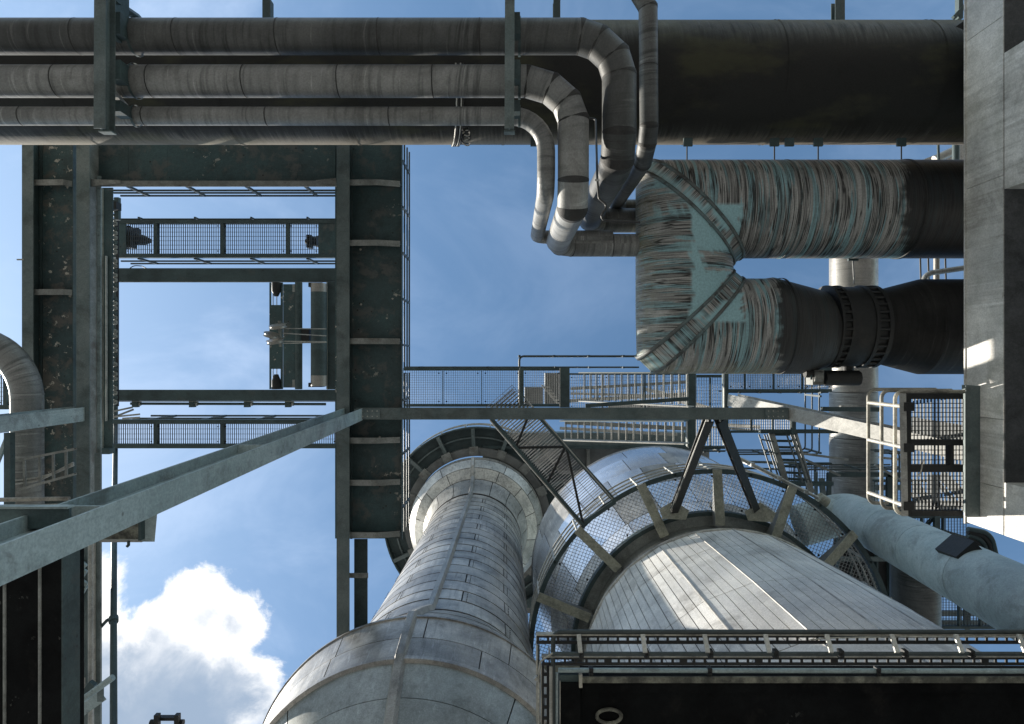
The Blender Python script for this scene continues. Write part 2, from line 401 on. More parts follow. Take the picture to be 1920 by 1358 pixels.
# ------------------------------------------------------------------ pale portal frame on the right
ZB = 9.2
XR = 922/F*ZB
def Yz(py, Z): return (py-CY)*Z/F
z0, z1 = ZB+EYE, ZB*1.082+EYE
T = thing('portal_frame', 'pale painted box girder portal with dark underside along the right edge of the view', 'portal frame', (XR+.9, -1, 0))
ye = [Yz(a, ZB*1.05) for a in (-900, -300, 60, 345, 560, 782, 905)]+[2.30]
for i in range(len(ye)-1):
    part(T, 'side_plate', G().box(XR, ye[i]+.004, z0+.008, XR+.03, ye[i+1]-.004, z1), 'conc')
part(T, 'side_plate', G().box(XR+.03, 2.27, z0+.008, XR+1.9, 2.30, z1), 'conc')
part(T, 'bottom_plate', G().box(XR+.012, -13, z0-.006, XR+1.9, 2.26, z0+.012), 'under', label='underside plate with its shade in a dark colour')
part(T, 'top_plate', G().box(XR-.02, -13, z1, XR+1.92, 2.32, z1+.03), 'conc')
part(T, 'box_core', G().box(XR+.034, -12.9, z0+.02, XR+1.88, 2.26, z1-.01), 'conc')
for (ya, yb) in ((Yz(100, ZB), Yz(355, ZB)), (Yz(905, ZB), 2.30)):
    part(T, 'column', G().box(XR+.004, ya, 0, XR+1.7, yb, z0-.007), 'conc')
for yy in (ye[4],):
    part(T, 'cover_strip', G().box(XR-.012, yy-.03, z0+.01, XR, yy+.03, z1-.01), 'conc')

# ------------------------------------------------------------------ gas main and the three small mains under it
def hpipe(y0, y1, Zc):
    a0, a1 = math.atan((y0-CY)/F), math.atan((y1-CY)/F); c = (a0+a1)/2; D = Zc/math.cos(c)
    return Zc*math.tan(c), D*math.sin((a1-a0)/2)
GMZ = 11.14
gy, gr = hpipe(37, 272, GMZ)
T = thing('gas_main', 'very large mossy dark gas main crossing the whole top of the view', 'gas main', (0, gy, GMZ+EYE-gr))
x = -11.0; k = 0
while x < 16:
    L = 2.35 if k % 3 else 1.9
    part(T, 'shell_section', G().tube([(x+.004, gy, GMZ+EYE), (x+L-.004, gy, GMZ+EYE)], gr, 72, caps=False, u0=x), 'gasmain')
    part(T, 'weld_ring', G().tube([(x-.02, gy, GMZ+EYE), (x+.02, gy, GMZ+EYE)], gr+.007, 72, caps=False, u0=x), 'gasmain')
    x += L; k += 1
for px in (1003, 1290, 1452, 1480, 1534, 1690):
    p = W(px, 272, GMZ-.15)
    part(T, 'lug', G().box(p.x-.07, p.y-.22, p.z-.02, p.x+.07, p.y+.02, p.z+.02), 'dark')

for (px, w) in ((495, 15), (1037, 13), (1562, 18)):
    p = W(px, 34, 11.6); q = W(px+w, 3, 11.6)
    side = {495: 'left', 1037: 'middle', 1562: 'right'}[px]
    single('stub_post', f'{side} one of three short channel stubs showing above the gas main', 'stub post',
           G().chan(Vector(((p.x+q.x)/2, p.y+.5, p.z)), Vector(((p.x+q.x)/2, q.y, p.z)), abs(q.x-p.x), .16), 'dark', 'stubs above the gas main')

# cable bundle tied round the gas main
T = thing('cable_bundle', 'loose looped cables tied around the gas main above the thinnest pipe', 'cable bundle', W(850, 240, GMZ-1.0))
for i, xo in enumerate((0, .035, .07, .105)):
    xc = (835-CX)*10.4/F+xo
    part(T, 'cable', G().tube([(xc+.18*max(0, math.sin(a+.35)), gy+(gr+.02)*math.cos(a), GMZ+EYE-(gr+.02)*math.sin(a)) for a in [-.9+2.4*k/30 for k in range(31)]], .012, 6), 'cable' if i % 2 else 'galv')
for i in range(7):
    a = .12+.09*i; rr = .05+.03*random.random()
    c = Vector((xc+.16+.05*random.random(), gy+(gr+.05)*math.cos(a), GMZ+EYE-(gr+.05)*math.sin(a)))
    part(T, 'loop', G().tube([c+Vector((rr*math.cos(b), rr*math.sin(b)*.8, .03*math.sin(2*b))) for b in [2*PI*k/14*.85+i for k in range(15)]], .009, 6), 'whitecab' if i % 3 == 0 else 'cable')

# -- insulated mains
def main_pipe(label, pts, r, mats, seams=True, step=1.3, seg=28, group='insulated pipes below the gas main', hard=10):
    """mitred pipe, one cladding_sheet per straight or mitre piece"""
    T = thing('insulated_pipe', label, 'pipe', Vector(pts[0]), group)
    pts = [Vector(p) for p in pts]
    # one continuous body, then bands over the joints
    part(T, 'cladding', G().tube(pts, r, seg, hard=hard), mats)
    for i in range(len(pts)-1):
        d = pts[i+1]-pts[i]; L = d.length; dn = d.normalized()
        if i > 0:
            dp = (pts[i]-pts[i-1]).normalized()
            if dp.angle(dn) > math.radians(14): part(T, 'mitre_seam', G().tube([pts[i]-dp*.007, pts[i], pts[i]+dn*.007], r+.003, seg, caps=False), 'joint')
        k = int(L/step)
        for j in range(1, k+1):
            c = pts[i]+d*(j/(k+1))
            part(T, 'joint_band', G().tube([c-dn*.007, c+dn*.007], r+.003, seg, caps=False), 'joint')
    return T

P8 = 8.5
y1, r1 = hpipe(33, 104, P8); y2, r2 = hpipe(121, 184, P8); y3, r3 = hpipe(200, 236, P8)
zp = P8+EYE
X = lambda px, Z=P8: (px-CX)*Z/F
Y = lambda py, Z=P8: (py-CY)*Z/F
# pipe 1 (largest)
pts = [(-9, y1, zp), (X(1088), y1, zp), (X(1120), Y(80), zp), (X(1150), Y(108), zp), (X(1161), Y(143), zp), (X(1161), Y(248), zp),
       (X(1161), Y(292), zp+.13), (X(1160), -2.47, zp+.42), (X(1160), -2.47, 11.65+EYE)]
pts += [(X(1160)+.05, -2.47, 11.95+EYE), (X(1160)+.25, -2.47, 12.1+EYE), (W(1235, 0, 12.1).x, -2.47, 12.1+EYE)]
main_pipe('thickest of the three insulated pipes, bends down then turns toward the teal duct', pts, r1, 'clad_dk')
pts = [(-9, y2, zp), (X(988), y2, zp), (X(1032), Y(166), zp), (X(1062), Y(192), zp), (X(1075), Y(226), zp), (X(1075), Y(338), zp),
       (X(1075), Y(385), zp+.12), (X(1075), -1.93, zp+.38), (X(1075), -1.97, 11.3+EYE), (X(1075)+.06, -1.97, 11.57+EYE), (X(1075)+.25, -1.97, 11.7+EYE), (W(1225, 0, 11.7).x, -1.97, 11.7+EYE)]
main_pipe('middle insulated pipe of the three, with a mitred elbow and bright lower end', pts, r2, 'clad')
pts = fillet([(-9, y3, zp), (X(1024), y3, zp), (X(1024), -2.09, zp), (X(1024), -2.09, 11.6+EYE), (W(1150, 0, 11.5).x, -2.09, 11.6+EYE)], [.42, .30, .18], 8)
main_pipe('thinnest of the three insulated pipes, with a smooth bend beside the blue sky', pts, r3, 'clad', step=1.5)
Z9 = 9.2
pts = [(X(1130, Z9), Y(-90, Z9), Z9+EYE), (X(1190, Z9), Y(-25, Z9), Z9+EYE), (X(1215, Z9), Y(15, Z9), Z9+EYE), (X(1217, Z9), Y(235, Z9), Z9+EYE), (X(1217, Z9), Y(262, Z9), Z9+.12+EYE), (X(1217, Z9), -2.78, Z9+.45+EYE),
       (X(1217, Z9), -2.78, 12.2+EYE), (X(1217, Z9)+.15, -2.78, 12.4+EYE), (W(1210, 0, 12.4).x, -2.78, 12.4+EYE)]
main_pipe('single vertical-running pipe crossing in front of the gas main right of the thick elbow', pts, .125, 'clad_dk', seg=20)
# thin conduit
pts = fillet([W(1100, 222, 9.4), W(1117, 223, 9.4), W(1119, 300, 8.6), W(1120, 337, 8.1), W(1123, 372, 8.1), W(1139, 386, 8.1), W(1122, 413, 8.1), W(1200, 417, 8.1)], .05, 4)
T = thing('conduit', 'thin bent conduit hanging between the two thick pipe elbows', 'conduit', pts[0])
part(T, 'tube', G().tube(pts, .014, 8), 'cable'); part(T, 'clip', G().beam(W(1115, 338, 8.08), W(1124, 338, 8.08), .02, .02), 'galv')

# hangers under the mains
for (xa, xb, lab) in ((185, 207, 'left'), (946, 964, 'right')):
    T = thing('pipe_support', f'{lab} I-beam pipe support hanging below the three insulated pipes', 'pipe support', W((xa+xb)/2, 100, 8.0), 'pipe supports below the insulated pipes')
    xm = (xa+xb)/2
    a, b = W(xm+2, -260, 8.05), W(xm, 246, 8.05)
    part(T, 'beam', G().ibeam(a, b, (xb-xa)*8/F, .20, .014), 'flange')
    for (yy, rr) in ((y1, r1), (y2, r2), (y3, r3)):
        xc = (a.x+b.x)/2
        part(T, 'saddle', G().rev(0, 0, [(0, 0), (0, 0)], n=3) if False else G().tube([(xc+.10, yy, zp), (xc+.13, yy, zp)], rr+.02, 28, caps=False), 'dark')
        part(T, 'saddle_foot', G().box(xc-.02, yy-rr*.6, 8.15+EYE, xc+.12, yy+rr*.6, zp-rr*.75), 'dark')
    if lab == 'left':
        part(T, 'brace', G().beam(W(212, 2, 8.2), W(262, 36, 9.2), .07, .09), 'dark')
        part(T, 'brace', G().beam(W(208, 172, 8.2), W(232, 200, 8.7), .05, .10), 'galv')
        part(T, 'web_plate', G().pbox(208, -40, 216, 70, 8.2, .3), 'dark')
    part(T, 'end_plate', G().pbox(xa-1, 244, xb+1, 247, 8.02, .12), 'flange')
# ------------------------------------------------------------------ teal U-shaped duct
DZ = 11.7
def duct():
    r = .80
    secs = []     # (outer xy px, inner xy px, vertical radius)
    secs.append(((2150, 303), (2150, 484), r))
    for xx in range(1800, 1400, -50): secs.append(((xx, 303), (xx, 484), r))
    secs.append(((1300, 303), (1395, 484), r)); 
    secs.append(((1216, 303), (1390, 484), r)); secs.append(((1193, 326), (1371, 499), r))
    secs.append(((1193, 410), (1371, 501), r*1.0)); secs.append(((1193, 500), (1371, 503), r)); secs.append(((1193, 590), (1371, 505), r))
    secs.append(((1195, 672), (1371, 507), r)); secs.append(((1226, 701), (1391, 523), r))
    secs.append(((1300, 701), (1396, 523), r)); secs.append(((1440, 701), (1432, 523), r)); secs.append(((1506, 701), (1445, 521), r))
    secs.append(((1556, 686), (1536, 545), .66))
    return secs
secs = duct()
def duct_part(T, secs, name, base=0, inset=0.0, uvturn=None, m='duct', seg=96, sub=14, pad=0.0):
    g = G(); n = 0; u = 0
    rows = []
    for i in range(len(secs)-1):
        (o0, i0, r0), (o1, i1, r1_) = secs[i], secs[i+1]
        A0, B0 = W(*o0, DZ), W(*i0, DZ); A1, B1 = W(*o1, DZ), W(*i1, DZ)
        L = ((A0+B0)/2-(A1+B1)/2).length
        s_ = max(1, min(sub, int(L/.07)))
        for k in range(s_+1):
            f = k/s_; A = A0.lerp(A1, f); B = B0.lerp(B1, f); rows.append((A, B, r0+(r1_-r0)*f, u+L*f, i+base))
        u += L
    wears = []
    verts = []; uvs = []
    for (A, B, r, uu, i) in rows:
        c = (A+B)/2; e = (A-B)/2; el = e.length
        for k in range(seg+1):
            a = 2*PI*k/seg
            p = c+e*(math.cos(a)*(1+pad/el))+Vector((0, 0, -math.sin(a)*(r+pad)))
            verts.append(p)
            # drip lines run round the pipe, so u is taken square to the local axis
            uvs.append((p.x if (i <= 9 or i >= 16) else (p.x+p.y)*.7+30 if i == 10 else (p.x-p.y)*.7+20 if i == 15 else p.y+50, (a*r)+(7 if i > 12 else 0)))
    R = len(rows); W1 = seg+1
    for j in range(R-1):
        if rows[j][4] != rows[j+1][4]: continue
        for k in range(seg):
            q = [j*W1+k, (j+1)*W1+k, (j+1)*W1+k+1, j*W1+k+1]
            g.f.append(q); g.sm.append(True); g.uv.append(tuple(uvs[z] for z in q))
    g.v = verts
    o = part(T, name, g, m)
    ca = o.data.color_attributes.new('wear', 'FLOAT_COLOR', 'POINT')
    for idx, p in enumerate(verts):
        px = CX+p.x*F/(p.z-EYE); py = CY+p.y*F/(p.z-EYE)
        jx = px+3*math.sin(py*.11)+3*math.sin(py*.37+px*.05)+2.5*math.sin(py*.83)
        clean = 0
        if 1303 < jx < 1372 and 395 < py < 470 and jx < 1318+(py-395)*.80: clean = 1
        if 1304 < jx < 1370 and 508 < py < 592 and jx < 1375-(py-508)*.75: clean = 1
        if 1296 < jx < 1318 and 380 < py < 600: clean = 1
        if py > 383 and jx > 1322+(py-383)*.85 and jx < 1385+.55*(py-383)-.012*(py-383)**2 and py < 470: clean = 1
        if 535 < py < 602 and jx > 1322+(602-py)*.95 and jx < 1400-(602-py)*.2: clean = 1
        if 1216 < jx < 1296 and 389 < py < 397: clean = .8
        if abs((py-303)-(jx-1205)*.80) < 13 and jx < 1310: clean = max(clean, .75)
        if abs((701-py)-(jx-1215)*.98) < 10 and jx < 1312: clean = max(clean, .5)
        soot = 0
        if py < 495: soot = max(0, min(1, (jx-1675)/60))
        else: soot = max(0, min(1, (jx-1445)/45))
        if jx > 1720: soot = 1
        mossv = 0
        if jx < 1240: mossv = .8*max(0, 1-(jx-1190)/48)
        if py > 672: mossv = max(mossv, .7*min(1, (py-672)/25))
        ca.data[idx].color = (clean, soot, mossv, 1)
    return o
T = thing('duct', 'huge teal U-shaped duct with mitred corner and black drip lines', 'duct', W(1283, 500, DZ))
duct_part(T, secs[:11], 'upper_leg'); duct_part(T, secs[10:13], 'corner_piece') if False else None
duct_part(T, secs[10:], 'lower_leg', 10)
def ell_band(T, o1, i1, o2, i2, r, pad, m, name='seam_strap'):
    g = G(); A0, B0, A1, B1 = W(*o1, DZ), W(*i1, DZ), W(*o2, DZ), W(*i2, DZ); seg = 72; vs = []; fs = []; uvs = []
    for (A, B, q) in ((A0, B0, 0), (A0, B0, pad), (A1, B1, pad), (A1, B1, 0)):
        c = (A+B)/2; e = (A-B)/2
        for k in range(seg): a = 2*PI*k/seg; vs.append(c+e*(math.cos(a)*(1+q/e.length))+Vector((0, 0, -math.sin(a)*(r+q))))
    for j in range(3):
        for k in range(seg):
            k2 = (k+1) % seg; fs.append((j*seg+k, j*seg+k2, (j+1)*seg+k2, (j+1)*seg+k)); 
            uvs.append(((k*.05, j*.1), (k*.05+.05, j*.1), (k*.05+.05, j*.1+.1), (k*.05, j*.1+.1)))
    g.add(vs, fs, True, uvs); part(T, name, g, m)
strapm = mat('duct_strap_paint', (.12, .175, .18), (.10, .10, .095), 3, rough=.6, rust=.9, rustcol=(.03, .03, .028), bump=.3)
M['strap'] = strapm
ell_band(T, (1218, 303), (1391, 484), (1212, 306), (1387, 487), .80, .02, 'strap')
ell_band(T, (1196, 323), (1374, 497), (1192, 329), (1371, 500), .80, .02, 'strap')
ell_band(T, (1193, 669), (1371, 506), (1198, 675), (1374, 509), .80, .02, 'strap')
ell_band(T, (1222, 698), (1388, 520), (1228, 701), (1392, 523), .80, .02, 'strap')
ell_band(T, (1464, 303), (1464, 484), (1467, 303), (1467, 484), .80, .006, 'strap', 'weld_ring')
ell_band(T, (1684, 303), (1684, 484), (1690, 303), (1690, 484), .80, .012, 'black', 'weld_ring')
ell_band(T, (1459, 701), (1459, 523), (1463, 701), (1463, 523), .80, .010, 'black', 'weld_ring')
# valve between the cones and the right-hand cone
yc = W(0, 613, DZ).y
def Xd(px): return (px-CX)*DZ/F
T = thing('butterfly_valve', 'black flanged valve body between two cones of the lower duct leg', 'valve', W(1590, 613, DZ))
rn = .62
part(T, 'left_neck', G().tube([(Xd(1552), yc, DZ+EYE), (Xd(1566), yc, DZ+EYE)], rn+.03, 64), 'black')
part(T, 'body', G().tube([(Xd(1568), yc, DZ+EYE), (Xd(1614), yc, DZ+EYE)], rn+.05, 64), 'black')
for (xa, xb) in ((1545, 1550), (1562, 1568), (1605, 1611), (1628, 1635)):
    vf_ = part(T, 'flange', G().tube([(Xd(xa), yc, DZ+EYE), (Xd(xb), yc, DZ+EYE)], rn+.075, 64), 'black')
bm = None
for (xa, xb) in ((1548, 1564), (1609, 1630)):
    for k in range(30):
        a = 2*PI*k/30; yy = yc+(rn+.045)*math.cos(a); zz = DZ+EYE+(rn+.045)*math.sin(a)
        part(T, 'bolt', G().tube([(Xd(xa)-.02, yy, zz), (Xd(xb)+.02, yy, zz)], .028, 6), 'black', under=vf_)
part(T, 'right_neck', G().tube([(Xd(1611), yc, DZ+EYE), (Xd(1629), yc, DZ+EYE)], rn+.03, 64), 'black')
g = G(); c = W(1585, 708, DZ)
part(T, 'spindle', G().tube([(Xd(1590), yc+rn, DZ+EYE), (Xd(1590), c.y, DZ+EYE)], .09, 16), 'black')
T = thing('valve_actuator', 'boxy valve actuator with round motor end bolted under the black valve', 'valve actuator', W(1570, 708, DZ-.2))
za = DZ-.2
part(T, 'gear_case', G().tube(fillet([W(1546, 709, za), W(1610, 709, za)], .1, 2) if False else [W(1546, 709, za), W(1611, 709, za)], .125, 8), 'black')
part(T, 'terminal_box', G().pbox(1524, 694, 1545, 722, za-.02, .26), 'stiff')
part(T, 'cover', G().tube([W(1526, 706, za-.03), W(1541, 706, za-.03)+Vector((0, 0, -.02))], .09, 14), 'stiff')
part(T, 'motor', G().tube([W(1509, 700, za), W(1524, 700, za)], .075, 16), 'black')
part(T, 'gland', G().tube([W(1521, 700, za-.05), W(1521, 712, za-.05)], .02, 8), 'dark')
part(T, 'handwheel', G().tube([W(1506, 690, za)+Vector((0, 0, 0)), W(1519, 690, za)], .05, 16), 'black')
T = thing('duct_section', 'black widening cone and straight duct entering the pale portal', 'duct', (Xd(1720), yc, DZ+EYE-.8))
part(T, 'cone', G().tube([(Xd(1636), yc, DZ+EYE), (Xd(1655), yc, DZ+EYE), (Xd(1722), yc, DZ+EYE)], [.62, .645, .80], 80, caps=False), 'tar')
part(T, 'straight', G().tube([(Xd(1722), yc, DZ+EYE), (Xd(2150), yc, DZ+EYE)], .80, 80, caps=False), 'tar')
for dd in (.15, .55, .95):
    part(T, 'fin', G().tube([(Xd(1782), yc+.80*math.cos(dd+.6), DZ+EYE-.80*math.sin(dd+.6)), (Xd(1850), yc+.82*math.cos(dd+.6), DZ+EYE-.82*math.sin(dd+.6))], .012, 6), 'stiff')
# tie rods
for i, (px, a) in enumerate(((1288, 'leftmost'), (1452, 'second from the left'), (1534, 'third from the left'), (1690, 'rightmost'))):
    T = thing('tie_rod', f'{a} of the four thin rods between gas main and teal duct', 'tie rod', W(px, 272, 11.4), 'rods between gas main and duct')
    p = W(px, 266, 11.35); q = W(px, 314, 11.9)
    part(T, 'rod', G().tube([p, q], .012, 8), 'black')
    part(T, 'pad', G().box(p.x-.09, p.y-.03, p.z-.02, p.x+.09, p.y+.05, p.z+.02), 'dark')
T = thing('tie_rod', 'thin pale rod between the two legs of the teal duct beside the valve', 'tie rod', W(1599, 488, 11.9))
part(T, 'rod', G().tube([W(1599, 486, 11.9), W(1602, 532, 11.4)], .014, 8), 'galv'); part(T, 'pad', G().pbox(1591, 485, 1610, 489, 11.8, .04), 'dark')

# ------------------------------------------------------------------ deck girders (left)
def deck_plate(T, x0, y0, x1, y1, Z, m):
    part(T, 'deck_plate', G().pbox(x0, y0, x1, y1, Z, .02), m)
def girder_y(label, fx0, fx1, dx0, dx1, ya, yb, dyb, Zf, Zd, br, m='deck', back=None):
    T = thing('deck_girder', label, 'girder', W((fx0+fx1)/2, (ya+yb)/2, Zf), 'heavy deck girders around the open bay')
    part(T, 'bottom_flange', G().pbox(fx0, ya, fx1, yb, Zf, .025), 'flange')
    fm = (fx0+fx1)/2; p = W(fm, ya, Zf); q = W(fm, yb, Zf); zt = Zd+EYE
    part(T, 'web', G().box(p.x-.012, p.y, p.z+.026, p.x+.012, q.y, zt-.002), 'dark')
    A = W(dx0, ya, Zd); B = W(dx1, dyb, Zd)
    part(T, 'deck_plate', G().box(p.x-.25, A.y, A.z, B.x, B.y, A.z+.02), m)
    part(T, 'edge_angle', G().box(B.x-.012, A.y, B.z-.10, B.x, B.y, B.z-.001), 'dark')
    part(T, 'edge_lip', G().box(p.x+.05, A.y, B.z-.035, p.x+.09, B.y, B.z-.001), 'dark')
    for yy in br:
        y = W(0, yy, Zf+.12).y
        zl = Zf+EYE+.10
        v = [(p.x+.014, zl), (p.x+.62, zl-.03), (B.x-.02, zl+.10)]
        for s_ in range(2):
            (xa, za), (xb, zb) = v[s_], v[s_+1]
            part(T, 'bracket_flange', G().hexa([(xa, y-.055, za), (xb, y-.055, zb), (xb, y+.055, zb), (xa, y+.055, za), (xa, y-.055, za+.014), (xb, y-.055, zb+.014), (xb, y+.055, zb+.014), (xa, y+.055, za+.014)]), 'stiff')
        part(T, 'bracket_web', G().add([(p.x+.014, y-.006, zl+.015), (p.x+.62, y-.006, zl-.014), (B.x-.02, y-.006, zl+.116), (B.x-.02, y-.006, zt-.002), (p.x+.014, y-.006, zt-.002),
              (p.x+.014, y+.006, zl+.015), (p.x+.62, y+.006, zl-.014), (B.x-.02, y+.006, zl+.116), (B.x-.02, y+.006, zt-.002), (p.x+.014, y+.006, zt-.002)],
              [(0, 1, 2, 3, 4), (9, 8, 7, 6, 5), (0, 5, 6, 1), (1, 6, 7, 2), (2, 7, 8, 3), (3, 8, 9, 4), (4, 9, 5, 0)]), 'dark')
    return T
GB = girder_y('heavy rusty deck girder running down the middle left of the view beside open sky', 631, 655, 655, 755, 255, 1235, 1010, 13.0, 13.4, (343, 456, 640, 826, 905, 1003))
part(GB, 'lower_deck_strip', G().pbox(664, 1011, 689, 1225, 13.4, .02), 'dark')
part(GB, 'lower_deck_strip', G().pbox(655, 1075, 690, 1084, 13.2, .02), 'stiff')
for (a, b) in ((676, 468), (677, 571), (712, 820)):
    part(GB, 'bolt_hole_plug', G().tube([W(a, b, 13.39), W(a, b, 13.37)], .022, 8), 'whitecab')
GA = girder_y('heavy deck girder with flaking white paint at the far left', 41, 62, 62, 143, 262, 1420, 1420, 13.0, 13.3, (343, 548), m='peel')
for q, (a, b) in enumerate(((50, 480),)):
    part(GA, 'bolt', G().tube([W(32, 487, 13.0), W(45, 487, 13.0)], .015, 8), 'galv')
T = thing('edge_beam', 'long double flanged beam beside the flaking girder, framing the open bay on its left', 'beam', W(155, 800, 12.9))
part(T, 'bottom_flange', G().pbox(143, 255, 168, 1420, 12.9, .022), 'flange')
p = W(168, 0, 12.9)
part(T, 'web', G().box(p.x-.10, W(0, 255, 12.9).y, p.z+.024, p.x-.07, W(0, 1420, 12.9).y, p.z+.40), 'stiff')
part(T, 'top_flange', G().pbox(163, 330, 189, 1420, 13.25, .02), 'pale', label='pale blue green inner flange')
T2 = thing('trim_beam', 'dark stepped beam with bright edges, left side of the open bay', 'beam', W(200, 600, 13.6))
part(T2, 'flange', G().pbox(189, 352, 211, 848, 13.7, .03), 'dark')
part(T2, 'lip', G().pbox(186.5, 352, 189, 848, 13.6, .12), 'galv')
part(T2, 'lip', G().pbox(197, 480, 199, 790, 13.62, .05), 'galv')
part(T2, 'end_foot', G().pbox(187, 842, 205, 852, 13.5, .2), 'dark')

T = thing('cross_girder', 'rust spotted cross girder under the gas main, top side of the open bay', 'girder', W(400, 310, 13.0), 'heavy deck girders around the open bay')
part(T, 'bottom_flange', G().pbox(168, 339, 631, 350, 13.05, .02), 'stiff')
part(T, 'web', G().box(W(168, 0, 13.1).x, W(0, 340, 13.05).y, 13.05+EYE+.02, W(628, 0, 13.1).x, W(0, 340, 13.05).y+.02, 13.3+EYE), 'dark')
for (xa, xb) in ((168, 240.6), (241, 313.6), (314, 460.6), (461, 560.6), (561, 629)):
    part(T, 'deck_plate', G().pbox(xa, 262, xb, 341, 13.3, .02), 'deck')
part(T, 'haunch', G().hexa([W(168, 336, 13.0), W(226, 338, 13.0), W(226, 344, 13.0), W(168, 350, 13.0), W(168, 336, 13.03), W(226, 338, 13.03), W(226, 344, 13.03), W(168, 350, 13.03)]), 'stiff')
part(T, 'haunch', G().hexa([W(592, 338, 13.0), W(630, 334, 13.0), W(630, 346, 13.0), W(592, 344, 13.0), W(592, 338, 13.03), W(630, 334, 13.03), W(630, 346, 13.03), W(592, 344, 13.03)]), 'stiff')

# portal beam with H-columns
T = thing('portal_beam', 'long narrow beam crossing the view below the walkway, between the two raking columns', 'beam', W(1070, 776, 13))
p, q = W(668, 776, 13.0), W(1479, 776, 13.0)
part(T, 'bottom_flange', G().box(p.x, W(0, 765, 13).y, p.z, q.x, W(0, 787, 13).y, p.z+.018), 'flange')
part(T, 'web', G().box(p.x, p.y-.008, p.z+.019, q.x, p.y+.008, p.z+.25), 'dark')
part(T, 'top_flange', G().box(p.x, W(0, 766, 13).y, p.z+.251, q.x, W(0, 787, 13).y, p.z+.27), 'dark')
part(T, 'splice_plate', G().box(W(752, 0, 13).x, W(0, 766, 13).y, p.z-.01, W(790, 0, 13).x, W(0, 786, 13).y, p.z-.001), 'flange')
def hcol(label, ptop, pbot, w, d, m, t=.022, plates=()):
    """H column: flanges face +-x, web along x"""
    T = thing('steel_column', label, 'column', Vector(pbot), 'steel H-columns of the trestle')
    a, b = Vector(pbot), Vector(ptop)
    for sx in (1, -1):
        part(T, 'flange', G().beam(a+Vector((sx*(d/2-t/2), 0, 0)), b+Vector((sx*(d/2-t/2), 0, 0)), w, t, (1, 0, 0)), m)
    part(T, 'web', G().beam(a, b, t*.7, d-2*t-.002, (1, 0, 0)), m)
    for z in plates:
        f = (z-a.z)/(b.z-a.z); c = a.lerp(b, f)
        part(T, 'stiffener', G().box(c.x-d/2+t+.001, c.y-w/2+.005, c.z-.01, c.x+d/2-t-.001, c.y-t*.4, c.z+.01), m)
    part(T, 'base_plate', G().box(a.x-.3, a.y-.25, 0, a.x+.3, a.y+.25, .03), m)
    return T
slopeL = (Vector((-2.95, 1.10, 4+EYE))-Vector((-2.98, .98, 13+EYE)))/9.0
topL = Vector((-2.98, .98, 13+EYE)); botL = topL+slopeL*(13+EYE)
botL.z = 0.03
hcol('nearest pale blue-green H-column rising diagonally across the left of the view', topL, botL, .22, .36, 'pale', plates=(5.25, 4.75+EYE, 9.5))
T = thing('stub_beam', 'dark stub beam running from the near column out of the left edge', 'beam', (-3.4, .95, 4.45+EYE))
part(T, 'bottom_plate', G().box(-4.6, .94, 4.45+EYE, -2.84, 1.07, 4.47+EYE), 'dark'); part(T, 'web', G().box(-4.6, 1.055, 4.471+EYE, -2.84, 1.07, 4.75+EYE), 'dark')
part(T, 'lip', G().box(-4.6, .925, 4.43+EYE, -2.84, .939, 4.5+EYE), 'pale')
T = thing('gusset_plate', 'bolted plate joining the portal beam to the near pale column', 'plate', W(680, 776, 12.95))
pl_ = part(T, 'plate', G().pbox(664, 767, 712, 785.5, 12.96, .02), 'flange')
for bx2 in range(4):
    for by2 in (771, 781): part(T, 'bolt', G().tube([W(680+9*bx2, by2, 12.93), W(680+9*bx2, by2, 12.958)], .014, 6), 'galv', under=pl_)
T = thing('gusset_plate', 'bolted plate at the right end of the portal beam', 'plate', W(1465, 776, 12.95))
pl_ = part(T, 'plate', G().pbox(1436, 767, 1478, 785.5, 12.96, .02), 'flange')
for bx2 in range(4):
    for by2 in (771, 781): part(T, 'bolt', G().tube([W(1441+9*bx2, by2, 12.93), W(1441+9*bx2, by2, 12.958)], .014, 6), 'galv', under=pl_)
xl = (166-CX)*13/F
hcol('pale blue-green H-column at the left edge with rust flecks above its flange', (xl-.18, .97, 13.1+EYE), (xl-.18, 1.0, .03), .26, .34, 'pale')
T = thing('raking_brace', 'sunlit beige H-brace sloping behind the square-framed grating platform into the portal', 'brace', (6.45, 1.30, 10.0+EYE))
ba_, bb_ = Vector((4.53, .80, 14.54+EYE)), Vector((6.50, 1.30, 10.0+EYE)); dB = (bb_-ba_).normalized()
sB = Vector((0, 1, 0)); sB = (sB-dB*sB.dot(dB)).normalized(); nB = dB.cross(sB).normalized()
if nB.z > 0: nB = -nB
for q in (0, .26):
    part(T, 'flange', G().beam(ba_-nB*q, bb_-nB*q, .25, .02, nB), 'palecol')
part(T, 'web', G().beam(ba_-nB*.13, bb_-nB*.13, .016, .236, nB), 'palecol')

